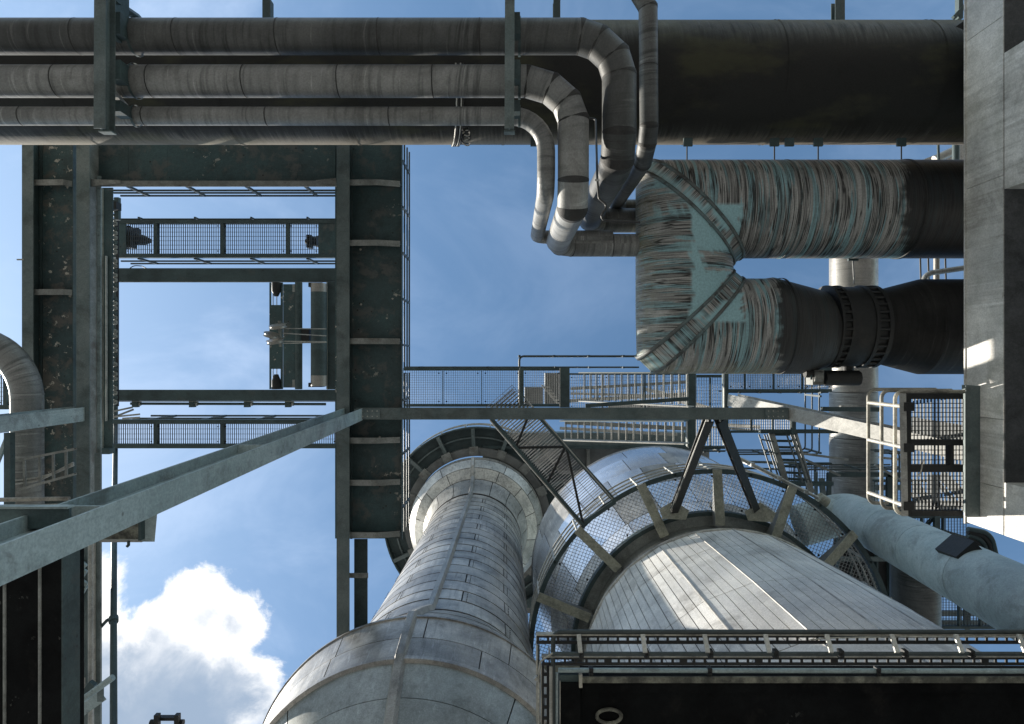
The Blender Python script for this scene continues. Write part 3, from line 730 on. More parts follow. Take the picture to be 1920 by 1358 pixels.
# ------------------------------------------------------------------ walkways in the open bay
def walkway(label, x0, y0, x1, y1, Z, bars, edge=6, bw=3, solid=(), pitch=(4, 8), group='grating walkways', gm='grate', t=.009, bm='dark', rivets=True):
    T = thing('walkway', label, 'walkway', W((x0+x1)/2, (y0+y1)/2, Z), group)
    part(T, 'edge_beam', G().pbox(x0, y0, x1, y0+edge, Z, .16), bm)
    part(T, 'edge_beam', G().pbox(x0, y1-edge, x1, y1, Z, .16), bm)
    xs = [x0]+list(bars)+[x1]
    for b in bars: part(T, 'cross_beam', G().pbox(b-bw, y0+edge+.3, b+bw, y1-edge-.3, Z, .12), bm)
    for (a, b) in solid: part(T, 'end_plate', G().pbox(a, y0+edge+.2, b, y1-edge-.2, Z+.02, .015), 'deck')
    for i in range(len(xs)-1):
        a, b = xs[i]+(3.2 if i else 0), xs[i+1]-(3.2 if i < len(xs)-2 else 0)
        for (sa, sb) in solid:
            if sa <= a < sb: a = sb
            if sa < b <= sb: b = sa
        if b-a < 8: continue
        p, q = W(a, y0+edge, Z+.10), W(b, y1-edge, Z+.10); k = Z/F
        gr_ = part(T, 'grating', G().grid(p, (1, 0, 0), (0, 1, 0), q.x-p.x, q.y-p.y, pitch[0]*k, pitch[1]*k, t, .03), gm, kind='stuff')
        if rivets:
            for (cx, cy) in ((a+4, y0+edge+5), (b-4, y0+edge+5), (a+4, y1-edge-5), (b-4, y1-edge-5)):
                part(T, 'clip', G().tube([W(cx, cy, Z+.06), W(cx, cy, Z+.098)], .022, 6), 'black', under=gr_)
    return T
ZW = 17.0
walkway('upper grating walkway across the open bay, with solid plates at both ends', 190, 412, 631, 483, ZW, (291, 416, 539), 7, 3, ((190, 236), (597, 631)))
walkway('lower grating walkway across the open bay behind the near column', 190, 787, 631, 841, ZW, (291, 416), 8)
# small motors standing on the upper walkway
for (lab, pts_) in (('left motor with cone nose on the upper walkway', ((236, 447, .28), (252, 447, .26), (254, 449, .15), (272, 451, .12), (283, 452, .05))),
                    ('small right motor at the end of the upper walkway', ((572, 453, .04), (578, 453, .10), (590, 453, .12), (597, 453, .15)))):
    T = thing('motor', lab, 'motor', W(pts_[0][0], pts_[0][1], ZW+.3))
    part(T, 'casing', G().tube([W(a, b, ZW+.45) for a, b, c in pts_], [c for a, b, c in pts_], 18), 'black')
    part(T, 'foot', G().pbox(min(pts_[0][0], pts_[-1][0])+2, 440, min(pts_[0][0], pts_[-1][0])+10, 464, ZW+.16, .25), 'black')
    if 'left' in lab:
        part(T, 'pipe_stub', G().tube(fillet([W(236, 425, ZW+.5), W(246, 425, ZW+.5), W(246, 440, ZW+.5)], .06, 3), .03, 8), 'black')
# handrails
handrail('handrail along the cross girder at the top of the open bay', [W(190, 352, 13.4), W(631, 352, 13.4)], (.22, .42, .66), 4, .020)
handrail('handrail just below the upper grating walkway', [W(212, 486, 17.2), W(631, 486, 17.2)], (.35, .8), 4, .022)
handrail('handrail just above the upper grating walkway', [W(212, 410, 17.1), W(631, 410, 17.1)], (.06, .12), 4, .018)
handrail('handrail just above the lower grating walkway', [W(228, 788, 17.2), W(631, 788, 17.2)], (.5, 1.4), 4, .026)
handrail('handrail along the sky side of the middle deck girder, above the portal beam', [W(756, 262, 13.5), W(756, 690, 13.5)], (.15, .50, .80), 5, .017)
handrail('handrail along the sky side of the middle deck girder, below the portal beam', [W(756, 700, 13.5), W(756, 1000, 13.5)], (.15, .50, .80), 3, .017)

for (lab, ya, yb, Z) in (('upper of two plain beams spanning the open bay', 503, 528, 16.4), ('lower of two plain beams spanning the open bay', 731, 752, 16.4)):
    T = thing('bay_beam', lab, 'beam', W(420, (ya+yb)/2, Z), 'plain beams spanning the open bay')
    part(T, 'flange', G().pbox(211, ya, 631, yb, Z, .02), 'dark')
    p = W(211, (ya+yb)/2, Z); q = W(631, (ya+yb)/2, Z)
    part(T, 'web', G().box(p.x, p.y-.01, p.z+.021, q.x, p.y+.01, p.z+.3), 'dark')
    part(T, 'edge_strip', G().pbox(211, yb+.2, 631, yb+1.6, Z+.01, .012), 'stiff')
single('loose_cable', 'small loop of cable on top edge of the upper bay beam', 'cable', G().tube(fillet([W(243, 504, 16.5), W(250, 498, 16.6), W(266, 499, 16.6), W(277, 505, 16.5)], .1, 4), .012, 6), 'cable')
T = thing('bay_beam', 'short dark beam closing the right side of the open bay beside the roller', 'beam', W(622, 630, 16.3))
part(T, 'flange', G().pbox(613, 528.5, 631, 730.5, 16.3, .02), 'dark'); part(T, 'edge_strip', G().pbox(611.8, 529, 613, 730, 16.25, .05), 'galv')

# winch assembly
Zm = 16.2
T = thing('winch_frame', 'dark machine frame with slotted end plate in the open bay', 'machine frame', W(535, 630, Zm))
# slotted plate: built from strips round two oblong holes
part(T, 'plate', G().pbox(505, 572, 530, 692, Zm, .03), 'deck')
for (ya, yb) in ((530, 572), (692, 730)):
    part(T, 'plate_side', G().pbox(505, ya, 508, yb, Zm, .03), 'deck'); part(T, 'plate_side', G().pbox(526, ya, 530, yb, Zm, .03), 'deck')
    for xx in (512, 519): part(T, 'slot_rod', G().tube([W(xx, ya, Zm+.1), W(xx, yb, Zm+.1)], .010, 6), 'black')
for (ya, yb, yc2) in ((530, 546, 556), (730, 714, 702)):
    part(T, 'clevis', G().tube([W(518, ya, Zm-.02), W(518, yb, Zm-.02), W(518, yc2, Zm-.02)], [.11, .11, .05], 10), 'black')
part(T, 'box_beam', G().pbox(531, 533, 553, 727, Zm-.05, .3), 'deck')
part(T, 'round_bar', G().tube([W(560, 530, Zm), W(560, 730, Zm)], .085, 20), 'dark')
part(T, 'collar', G().tube([W(552, 534, Zm), W(552, 548, Zm)], .06, 14), 'stiff'); part(T, 'collar', G().tube([W(552, 712, Zm), W(552, 726, Zm)], .06, 14), 'stiff')
part(T, 'bearing', G().pbox(565, 616, 579, 642, Zm-.06, .3), 'black')
T = thing('roller', 'dark roller drum with worn pale ends right of the machine frame', 'roller', W(598, 630, Zm))
part(T, 'drum', G().tube([W(598, 548, Zm), W(598, 704, Zm)], .185, 28), 'dark')
for (ya, yb) in ((532, 548), (704, 724)): part(T, 'drum_end', G().tube([W(598, ya, Zm), W(598, yb, Zm)], .187, 28), 'clad_lt')
for yy in (534, 722): part(T, 'bearing_block', G().pbox(578, yy-4, 604, yy+4, Zm-.05, .3), 'black')
T = thing('pulley_block', 'three rope pulleys with ropes hanging over the machine frame', 'pulley block', W(520, 628, Zm-.5))
for (cx, cy, ln, tl) in ((521, 612, 17, .10), (508, 628, 14, -.25), (516, 640, 17, .12)):
    c = W(cx, cy, Zm-.5); ax = Vector((tl, 1, .25)).normalized()
    part(T, 'pulley', G().tube([c-ax*.035, c-ax*.012, c+ax*.012, c+ax*.035], [ln*.0118, ln*.0100, ln*.0100, ln*.0118], 24, hard=5), 'clad_lt')
part(T, 'yoke', G().beam(W(524, 602, Zm-.4), W(526, 650, Zm-.4), .05, .08), 'stiff')
for (ya, yb) in ((616, 617), (625, 630), (640, 641), (644, 642)):
    part(T, 'rope', G().tube([W(530, ya, Zm-.45), W(612, yb, Zm-.35)], .011, 6), 'galv')
# pipe with couplings
T = thing('coupled_pipe', 'thin horizontal pipe with couplings under the lower bay beam', 'pipe', W(430, 758, 16.6))
part(T, 'tube', G().tube([W(245, 757, 16.6), W(611, 758, 16.6)], .032, 10), 'dark')
for xx in (252, 359, 462, 539):
    part(T, 'clamp', G().pbox(xx-5, 750, xx+5, 764, 16.5, .12), 'dark')
    part(T, 'coupling', G().tube([W(xx+8, 757, 16.6), W(xx+12, 757, 16.6)], .055, 10), 'galv')
# long vertical pipe and chain
T = thing('hose_pipe', 'long thin pipe running down in front of the white cloud', 'pipe', W(214, 1300, 11.5))
part(T, 'tube', G().tube([W(216, 470, 19), W(217, 800, 18), W(214, 1015, 14.3), W(213, 1180, 12.2), W(213, 1420, 10.6)], [.055]*5, 14), 'dark')
part(T, 'bracket', G().beam(W(188, 1177, 12.6), W(201, 1163, 12.5), .05, .05), 'dark'); part(T, 'bracket', G().beam(W(201, 1163, 12.5), W(212, 1161, 12.4), .05, .05), 'dark')
part(T, 'collar', G().tube([W(213, 1158, 12.45), W(213, 1166, 12.36)], .08, 12), 'dark')
T = thing('chain', 'rusty chain and rack strip hanging along the left side of the open bay', 'chain', W(217, 600, 16))
for k in range(44):
    y = 372+k*8.8
    if k in (12, 20, 27, 34): continue
    part(T, 'link', G().tube(fillet([W(214, y, 16), W(219, y+2, 16), W(219, y+6, 16), W(214, y+7.5, 16), W(213, y+3, 16)], .02, 2), .022, 5), 'stiff' if k % 3 else 'dark')
part(T, 'strip', G().pbox(217.5, 372, 221, 762, 16.1, .05), 'black')
T = thing('lamp', 'small floodlight on an arm at the top left corner of the open bay', 'floodlight', W(208, 375, 15))
part(T, 'arm', G().beam(W(189, 372, 15), W(210, 378, 15), .06, .06), 'dark'); part(T, 'head', G().tube([W(190, 372, 14.8), W(200, 372, 14.8)], .07, 14), 'galv')
part(T, 'junction', G().pbox(204, 378, 218, 392, 15, .2), 'black'); part(T, 'post', G().pbox(214, 370, 222, 412, 15.2, .1), 'dark')
part(T, 'wire', G().tube(fillet([W(206, 382, 15), W(201, 392, 15), W(200, 412, 15)], .1, 4), .008, 5), 'cable')
part(T, 'bracket_post', G().pbox(189, 375, 196, 412, 15.2, .12), 'stiff')
T = thing('spare_bars', 'pale loose bars lying in the lower left corner of the open bay', 'bars', W(225, 775, 16.2))
for (a, b, c, d, mm) in ((211, 772, 248, 764, 'stiff'), (211, 782, 262, 777, 'galv'), (222, 779, 250, 768, 'stiff'), (230, 785, 262, 783, 'galv')):
    part(T, 'bar', G().beam(W(a, b, 16.2+.1*(d % 3)), W(c, d, 16.2+.1*(d % 3)), .04, .04), mm)

# ------------------------------------------------------------------ left margin: elbow pipe, ladder, dark girder and conduits
pts = fillet([W(-120, 640, 12.3), W(51, 636, 12.3), W(51, 1450, 12.3)], 1.05, 14)
T = thing('elbow_pipe', 'grey insulated elbow pipe entering from the left edge', 'pipe', W(51, 760, 12.3))
part(T, 'cladding', G().tube(pts, .255, 32, hard=30), 'clad')
for (a, b, c, d) in ((51, 738, 51, 741), (51, 880, 51, 883)):
    part(T, 'band', G().tube([W(a, b, 12.3), W(c, d, 12.3)], .26, 32), 'clad')
walkway('grating walkway corner at the left edge beside the elbow pipe', -60, 694, 23, 768, 17, (9,), 8)
T = thing('cable_rack', 'ladder-like cable rack sloping across the elbow pipe at the left edge', 'cable rack', W(70, 885, 11.9))
ra = [(20, 866), (141, 842)]; rb = [(22, 922), (141, 889)]
for (a, b) in (ra, rb): part(T, 'side_rail', G().chan(W(*a, 11.9), W(*b, 11.9), .04, .09), 'stiff')
for f in (.21, .45, .66, .86):
    p = W(*ra[0], 11.95).lerp(W(*ra[1], 11.95), f); q = W(*rb[0], 11.95).lerp(W(*rb[1], 11.95), f); part(T, 'rung', G().beam(p, q, .04, .03), 'stiff')
for k in range(2):
    part(T, 'cable', G().tube(fillet([W(22, 908-6*k, 12.0), W(70, 902-5*k, 12.05), W(100, 888, 12.0), W(138, 872-4*k, 12.0)], .8, 5), .022, 6), 'galv')
T = thing('post', 'thin dark post at the left edge crossing the cable rack', 'post', W(12, 880, 11.7)); part(T, 'shaft', G().pbox(7, 812, 19, 1400, 11.7, .12), 'dark')
part(T, 'brace', G().beam(W(-10, 880, 11.75), W(14, 820, 11.8), .06, .06), 'pale')
for (yy, lab) in ((938, 'upper'), (951, 'lower')):
    single('conduit', f'{lab} of two pale conduits at the left edge above the near column', 'conduit', G().tube([W(-40, yy, 11.2), W(130, yy-3, 11.2)], .035, 10), 'tray', 'pale conduits at the left edge')
T = thing('box_girder', 'soot black ribbed girder filling the lower left corner', 'girder', W(50, 1300, 7.5))
part(T, 'bottom_plate', G().pbox(-40, 1030, 115, 1500, 7.5, .4), 'soot')
for xx in (9, 75): part(T, 'rib', G().tube([W(xx, 1035, 7.50), W(xx, 1500, 7.50)], .018, 10), 'stiff')
part(T, 'edge', G().pbox(115.2, 1030, 117.5, 1500, 7.5, .3), 'dark')
T = thing('conduit', 'pale conduit pair clipped along the black girder in the lower left corner', 'conduit', W(138, 1200, 11.5))
part(T, 'tube', G().tube(fillet([W(118, 1040, 11.5), W(135, 1042, 11.5), W(135, 1322, 11.5), W(142, 1360, 11.5), W(142, 1450, 11.5)], .15, 4), .022, 8), 'galv')
part(T, 'channel', G().pbox(139, 1030, 147, 1500, 11.6, .06), 'flange')
for yy in (1068, 1312): part(T, 'clip', G().pbox(133, yy, 148, yy+2.5, 11.4, .05), 'black')
T = thing('drain_pipe', 'cream coloured straight pipe down the lower left beside the thin beam', 'pipe', W(170, 1200, 12.5)); part(T, 'tube', G().tube([W(170, 1000, 12.6), W(170, 1500, 12.6)], .045, 14), 'palecol')
T = thing('edge_channel', 'narrow dark channel with bright edge, lower left beside the white cloud', 'channel', W(181, 1200, 12.5))
part(T, 'web', G().pbox(177, 850, 188, 1500, 12.5, .05), 'flange'); part(T, 'lip', G().pbox(175, 1000, 176.8, 1310, 12.45, .09), 'palecol')
T = thing('cross_bracing', 'pale diagonal braces and gusset behind the conduits in the lower left', 'bracing', W(140, 1130, 12.8))
for (a, b, c, d, w) in ((116, 1050, 160, 1078, .16), (116, 1150, 160, 1090, .14), (116, 1178, 162, 1100, .05), (148, 1052, 160, 1064, .10)):
    part(T, 'brace', G().beam(W(a, b, 12.8), W(c, d, 12.8), w, .05), 'pale')
T = thing('gutter', 'pale sloping tube and flat brace crossing the lower left corner', 'tube', W(160, 1310, 11))
part(T, 'tube', G().tube([W(110, 1345, 11), W(212, 1270, 11)], .05, 12), 'pale')
part(T, 'flat_bar', G().beam(W(130, 1348, 11.3), W(192, 1303, 11.3), .20, .03), 'pale')
part(T, 'gusset', G().pbox(182, 1290, 193, 1316, 11.2, .03), 'flange')
T = thing('tray_end', 'short cream box with dark end behind the sloping tube, lower left', 'box', W(140, 1300, 12)); part(T, 'lid', G().hexa([W(116, 1290, 12.4), W(160, 1270, 12.4), W(160, 1292, 12.4), W(116, 1325, 12.4), W(116, 1290, 12.5), W(160, 1270, 12.5), W(160, 1292, 12.5), W(116, 1325, 12.5)]), 'palecol')
part(T, 'side', G().beam(W(146, 1322, 12.3), W(175, 1280, 12.3), .12, .1), 'dark')
T = thing('bracket_box', 'rust stained bracket box hanging below the near pale column', 'bracket', W(260, 990, 9))
part(T, 'back_plate', G().pbox(180, 965, 263, 1014, 9.2, .05), M['lichen']); part(T, 'side_plate', G().hexa([W(264, 965, 9.1), W(296, 950, 9.1), W(290, 1016, 9.1), W(266, 1016, 9.1), W(264, 965, 9.2), W(296, 950, 9.2), W(290, 1016, 9.2), W(266, 1016, 9.2)]), 'pale')
part(T, 'divider', G().pbox(259, 960, 264, 1014, 9.0, .2), 'dark'); part(T, 'hook', G().tube([W(241, 1014, 9.1), W(241, 1022, 9.1), W(238, 1025, 9.1)], .02, 8), 'dark')
part(T, 'lower_edge', G().pbox(186, 1013, 266, 1017, 9.1, .05), 'palecol')
T = thing('lamp_fixture', 'dark twin lug fixture peeking in at the bottom of the white cloud', 'fixture', W(312, 1355, 12))
part(T, 'bar', G().pbox(292, 1346, 330, 1352, 12, .1), 'black')
for xx in (288, 326): part(T, 'lug', G().pbox(xx, 1342, xx+8, 1400, 11.9, .1), 'black')
for xx in (282, 336): part(T, 'end_knob', G().tube([W(xx, 1356, 12), W(xx+8, 1356, 12)], .06, 12), 'black')

# ------------------------------------------------------------------ towers
def tower_axis(deg, rho): a = math.radians(deg); return rho*math.cos(a), rho*math.sin(a)
def panel(cx, cy, prof, a0, a1, th=.02, n=6, poly=None):
    """curved sheet, prof = [(r,z)...] lower to upper"""
    g = G(); k = len(prof); vs = []
    for o in (th, 0):
        for i in range(n+1):
            a = a0+(a1-a0)*i/n; pf = 1
            if poly: st = 2*PI/poly[0]; pf = 1.006*math.cos(st/2)/math.cos((a-poly[1]) % st-st/2)
            for r, z in prof: vs.append((cx+(r*pf+o)*math.cos(a), cy+(r*pf+o)*math.sin(a), z))
    N = (n+1)*k; fs = []
    for i in range(n):
        for q in range(k-1): fs.append((i*k+q, (i+1)*k+q, (i+1)*k+q+1, i*k+q+1))
    g.add(vs, fs, True)
    sd = []
    for i in range(n):
        sd.append((i*k, N+i*k, N+(i+1)*k, (i+1)*k)); sd.append((i*k+k-1, (i+1)*k+k-1, N+(i+1)*k+k-1, N+i*k+k-1))
    for q in range(k-1):
        sd.append((q, q+1, N+q+1, N+q)); sd.append((n*k+q, N+n*k+q, N+n*k+q+1, n*k+q+1))
    for f in sd: g.add([vs[x] for x in f], [(0, 1, 2, 3)])
    return g
def clad(T, cx, cy, rows, ncol, face, m, gap=.012, vis=1.5, offs=None, n=5, name='cladding_sheet', th=.02, mats=None, thj=.0, poly=None):
    """rows = list of profiles; sheets facing the camera are parts, the hidden back ones one joined part"""
    back = G()
    for ri, prof in enumerate(rows):
        nc = ncol[ri] if hasattr(ncol, '__len__') else ncol
        off = (offs[ri] if offs else 0)
        R = prof[0][0]
        zs = [prof[0][1]+gap*.6]+[p[1] for p in prof[1:-1]]+[prof[-1][1]-gap*.6]
        pr = [(p[0]+thj*math.sin(ri*7.1), z) for p, z in zip(prof, zs)]
        for j in range(nc):
            a0 = off+2*PI*j/nc; a1 = a0+2*PI/nc; ga = gap/R*.5
            mid = (a0+a1)/2; d = abs((mid-face+PI) % (2*PI)-PI)
            pg = panel(cx, cy, pr, a0+ga, a1-ga, th, n, poly)
            if d < vis: part(T, name, pg, (mats[(ri*13+j*5) % len(mats)] if mats else m))
            else:
                o = len(back.v); back.v += pg.v; back.f += [[x+o for x in f] for f in pg.f]; back.sm += pg.sm; back.uv += pg.uv
    if back.v: part(T, 'rear_cladding', back, m, kind='stuff')
def lerp(a, b, f): return a+(b-a)*f

# ---- tower 1: slim bottle-shaped vessel
R1 = 8.0; tx, ty = tower_axis(102.2, R1); face1 = math.radians(282.2)
Z = lambda D: F*R1/D+EYE
T = thing('dust_catcher', 'bottle-shaped metal tower with round belly, ringed neck and a bright spine', 'tower', (tx, ty, 0))
prof = [(1.1, 6.5), (1.7, 8.6+.4), (2.15, Z(1060)), (2.60, Z(969)), (2.90, Z(914)), (3.0, Z(860)), (3.08, Z(811)), (2.72, Z(740)), (2.32, Z(678)), (2.2, Z(560)), (2.12, Z(450)), (2.06, Z(345)),
        (2.14, Z(334)), (2.40, Z(324)), (2.85, Z(320)), (3.17, Z(315)), (3.17, Z(309))]
part(T, 'shell', G().rev(tx, ty, [(r-.035, z) for r, z in prof], n=96), 'joint')
for k in range(4):
    a = face1+PI/4+k*PI/2; c = Vector((tx+2.0*math.cos(a), ty+2.0*math.sin(a), 0))
    part(T, 'leg', G().tube([c, Vector((tx+1.75*math.cos(a), ty+1.75*math.sin(a), 9.8))], .16, 12), 'deckdark')
rows = [[(1.7, 9.0), (2.15, Z(1060))], [(2.15, Z(1060)), (2.60, Z(969))], [(2.60, Z(969)), (2.90, Z(914))]]
sp = math.radians(267)
clad(T, tx, ty, rows, 9, face1, 'alumplain', offs=[sp, sp, sp], n=12, gap=.02, vis=1.7)
rows = [[(2.93, Z(914)), (3.0, Z(862))], [(3.0, Z(862)), (3.08, Z(811))]]
clad(T, tx, ty, rows, [14, 12], face1, 'alumring', offs=[sp, sp+.1], n=8, gap=.02, vis=1.7, th=.025)
part(T, 'belly_hoop', G().rev(tx, ty, [(2.90, Z(914)-.05), (2.975, Z(914)-.05), (2.985, Z(914)+.05), (2.90, Z(914)+.05)], n=96, close=True), 'alumring')
part(T, 'shoulder_hoop', G().rev(tx, ty, [(3.02, Z(811)-.04), (3.13, Z(811)-.04), (3.13, Z(811)+.03), (3.0, Z(811)+.05)], n=96, close=True), 'alumring')
clad(T, tx, ty, [[(3.05, Z(811)+.06), (2.72, Z(740))], [(2.72, Z(740)), (2.32, Z(678))]], 12, face1, 'alumring', offs=[sp]*2, n=8, gap=.02, vis=1.7)
NR = 19; za, zb = Z(676), Z(346)
rows = []; offs = []
def Rn(z):
    P_ = [(2.32, Z(678)), (2.2, Z(560)), (2.12, Z(450)), (2.06, Z(345))]
    for i in range(3):
        if z <= P_[i+1][1]: return lerp(P_[i][0], P_[i+1][0], (z-P_[i][1])/(P_[i+1][1]-P_[i][1]))
    return 2.06
for k in range(NR):
    z0_, z1_ = lerp(za, zb, k/NR), lerp(za, zb, (k+1)/NR)
    rows.append([(Rn(z0_), z0_), (Rn(z1_)-.006, z1_)]); offs.append(sp+(.22 if k % 2 else .62)*(2*PI/5))
rows_z = [q[0][1] for q in rows]; offs_z = list(offs); za_b = rows[0][1][1]-rows[0][0][1]
clad(T, tx, ty, rows, 5, face1, 'alumring', offs=offs, n=20, gap=.034, vis=1.75, thj=.006)
rows = [[(2.08, Z(344)), (2.16, Z(334)), (2.38, Z(325))], [(2.40, Z(324.5)), (2.84, Z(320.3))], [(2.86, Z(320)), (3.16, Z(315))], [(3.18, Z(314.8)), (3.18, Z(309))]]
clad(T, tx, ty, rows, [16, 14, 12, 16], face1, 'alum', offs=[sp]*4, n=6, gap=.03, vis=1.9)
# spine: folded rib following the profile
def spine(T, cx, cy, a, prof, w, h, m):
    g = G(); vs = []; n = len(prof)
    ca, sa = math.cos(a), math.sin(a); tn = Vector((-sa, ca, 0)); rd = Vector((ca, sa, 0))
    for r, z in prof:
        c = Vector((cx, cy, z))+rd*r
        vs += [c-tn*w/2, c-tn*w*.28+rd*h, c+tn*w*.28+rd*h, c+tn*w/2]
    fs = []
    for i in range(n-1):
        for q in range(3): fs.append((i*4+q, i*4+q+1, (i+1)*4+q+1, (i+1)*4+q))
    g.add(vs, fs); part(T, 'spine', g, m)
spine(T, tx, ty, sp, [(r+.02, z) for r, z in prof[1:-1]], .21, .12, 'alum')

rv = G()
for k in range(NR):
    zz = rows_z[k]
    for j in range(5):
        a = offs_z[k]+2*PI*j/5+.05
        for q in range(6):
            R_ = Rn(zz)+.022; z_ = zz+.06+q*(za_b-.12)/6
            p = Vector((tx+R_*math.cos(a), ty+R_*math.sin(a), z_)); nrm = Vector((math.cos(a), math.sin(a), 0))
            rv.beam(p, p+nrm*.014, .02, .02)
part(T, 'rivet_rows', rv, 'joint', kind='stuff')

# ---- platform round the neck of tower 1
T = thing('ring_platform', 'dark round platform with radial beams near the top of the bottle-shaped tower', 'platform', (tx, ty, Z(306)))
zp_ = Z(306); R0, R1_ = 3.60, 4.62
part(T, 'deck', G().rev(tx, ty, [(3.2, zp_+.45), (R1_, zp_+.45), (R1_, zp_+.5), (3.2, zp_+.5)], n=72, close=True), 'dark')
part(T, 'soffit_ring', G().rev(tx, ty, [(3.22, zp_-.05), (R0, zp_-.05), (R0, zp_+.42), (3.22, zp_+.42)], n=72, close=True), 'deckdark')
part(T, 'ring_beam', G().rev(tx, ty, [(4.05, zp_+.30), (4.12, zp_+.30), (4.12, zp_+.44), (4.05, zp_+.44)], n=72, close=True), 'flange')
part(T, 'edge_beam', G().rev(tx, ty, [(4.56, zp_+.05), (4.63, zp_+.05), (4.63, zp_+.44), (4.56, zp_+.44)], n=72, close=True), 'dark')
for k in range(16):
    a = face1+math.radians(-15.2+22.5*k); ca, sa = math.cos(a), math.sin(a); c0 = Vector((tx, ty, zp_+.12))
    part(T, 'radial_beam', G().beam(c0+Vector((ca, sa, 0))*R0, c0+Vector((ca, sa, 0))*4.56, .17, .24), 'flange')
    part(T, 'anchor_block', G().beam(c0+Vector((ca, sa, -.22))*1+Vector((ca, sa, 0))*2.25, c0+Vector((ca, sa, -.22))+Vector((ca, sa, 0))*2.68, .44, .10), 'stiff')
def ring_rail(label, cx, cy, R, z, hs, a0, a1, n, posts, m, r=.022, group='handrails on the steelwork'):
    T = thing('handrail', label, 'handrail', (cx, cy, z), group)
    for h in hs: part(T, 'rail', G().tube([(cx+R*math.cos(a0+(a1-a0)*k/n), cy+R*math.sin(a0+(a1-a0)*k/n), z+h) for k in range(n+1)], r, 8), m)
    for k in range(posts):
        a = a0+(a1-a0)*(k+.5)/posts
        c = Vector((cx+R*math.cos(a), cy+R*math.sin(a), z)); part(T, 'post', G().beam(c+Vector((0, 0, -.25)), c+Vector((0, 0, max(hs))), .05, .05, (1, 0, 0)), m)
    return T
ring_rail('curved handrail round the dark platform of the bottle-shaped tower', tx, ty, 4.66, zp_+.5, (.5, 1.1), 0, 2*PI, 96, 24, 'galv', .03)

# ---- hopper house behind, right of tower 1
T = thing('hopper_house', 'dark grey plated building underside between the two round towers', 'building', W(1080, 900, 35))
part(T, 'soffit', G().pbox(905, 842, 1330, 1150, 35, .3), 'deckdark')
part(T, 'front_beam', G().pbox(905, 812, 1300, 836, 34.5, .8), 'flange'); part(T, 'wall', G().pbox(905, 836, 1300, 842, 34.2, 6), 'dark')
for xx in (968, 1020, 1100, 1180, 1260): part(T, 'rib', G().pbox(xx, 843, xx+6, 884, 34.7, .28), 'stiff')
part(T, 'cross_rib', G().pbox(960, 884, 1100, 889, 34.65, .34), 'stiff')
part(T, 'dark_bay', G().pbox(985, 890, 1150, 1140, 34.8, .19), 'dark')
for xx in (1006, 1050): part(T, 'panel_rib', G().pbox(xx, 900, xx+14, 1120, 34.6, .19), 'deckdark')
for (px_, py_) in ((912, 1145), (1325, 1145), (1325, 850)):
    c = W(px_, py_, 35); 

# ---- tower 2: big drum with standing seam sheets
R2 = 9.0; ux, uy = tower_axis(55.4, R2); face2 = math.radians(235.4)
Z2 = lambda D: F*R2/D+EYE
T = thing('furnace_tower', 'large round tower clad in pale upright standing-seam sheets', 'tower', (ux, uy, 0))
zr = [0.1, 3.0, 6.2, 9.2, 11.4, Z2(950), Z2(784), Z2(711)]
Rr = [3.60, 3.60, 3.59, 3.58, 3.57, 3.55, 3.46, 3.40]
part(T, 'shell', G().rev(ux, uy, [(r-.06, z) for r, z in zip(Rr, zr)]+[(3.2, Z2(690)), (3.15, Z2(650))], n=120), 'joint')
rows = [[(Rr[i], zr[i]), (Rr[i+1], zr[i+1])] for i in range(4, 7)]
off2 = math.radians(257)
clad(T, ux, uy, rows, 120, face2, 'sheetwood', offs=[off2]*3, n=1, gap=.014, vis=1.28, name='seam_sheet', th=.018, poly=(24, off2))
low = [[(Rr[i], zr[i]), (Rr[i+1], zr[i+1])] for i in range(0, 4)]
clad(T, ux, uy, low, 24, face2, 'sheetwood', offs=[off2]*4, n=6, gap=.02, vis=.0, th=.018, poly=(24, off2))
for k in range(24):
    a = off2+2*PI*k/24; d = abs((a-face2+PI) % (2*PI)-PI)
    if d > 1.4: continue
    ca, sa = math.cos(a), math.sin(a)
    pl = [(Rr[i]+.030, zr[i]) for i in range(3, 8)]
    spine(T, ux, uy, a, pl, .035, .022, 'alum')
for i in (4, 5, 6):
    part(T, 'hoop', G().rev(ux, uy, [(Rr[i]+.02, zr[i]-.018), (Rr[i]+.035, zr[i]), (Rr[i]+.02, zr[i]+.018)], a0=off2, a1=off2+2*PI, n=24), 'joint')
part(T, 'eaves_ring', G().rev(ux, uy, [(3.40, Z2(711)), (3.46, Z2(711)+.01), (3.40, Z2(700)), (3.28, Z2(690)), (3.22, Z2(672))], n=120), 'alum')
part(T, 'neck', G().rev(ux, uy, [(3.22, Z2(690)), (3.22, Z2(640)), (3.3, Z2(630))], n=120), 'alumplain')

# upper polished drum
zd = Z2(655)
prD = [(3.3, zd), (3.62, 18.7+EYE), (3.95, 20.2+EYE), (4.2, 21.8+EYE), (4.32, 23.4+EYE), (4.37, 24.7+EYE), (4.2, 25.6+EYE), (3.4, 26.4+EYE)]
T = thing('polished_drum', 'rounded drum of polished sheets reflecting the sky above the ring platform', 'tower top', (ux, uy, zd))
part(T, 'shell', G().rev(ux, uy, [(r-.03, z) for r, z in prD]+[(.1, 26.9+EYE)], n=120), 'joint')
rows = [[prD[i], prD[i+1]] for i in range(len(prD)-1)]
clad(T, ux, uy, rows, [20, 22, 24, 22, 20, 26, 26], face2, 'mirror', offs=[.05, .12, 0, .1, .03, .08, 0], n=5, gap=.02, vis=2.0, thj=.01, mats=['mirror', 'mirror', 'mirror', 'alum'])
part(T, 'top_hoop', G().rev(ux, uy, [(4.37, 24.62+EYE), (4.42, 24.7+EYE), (4.37, 24.8+EYE)], n=120), 'alum')

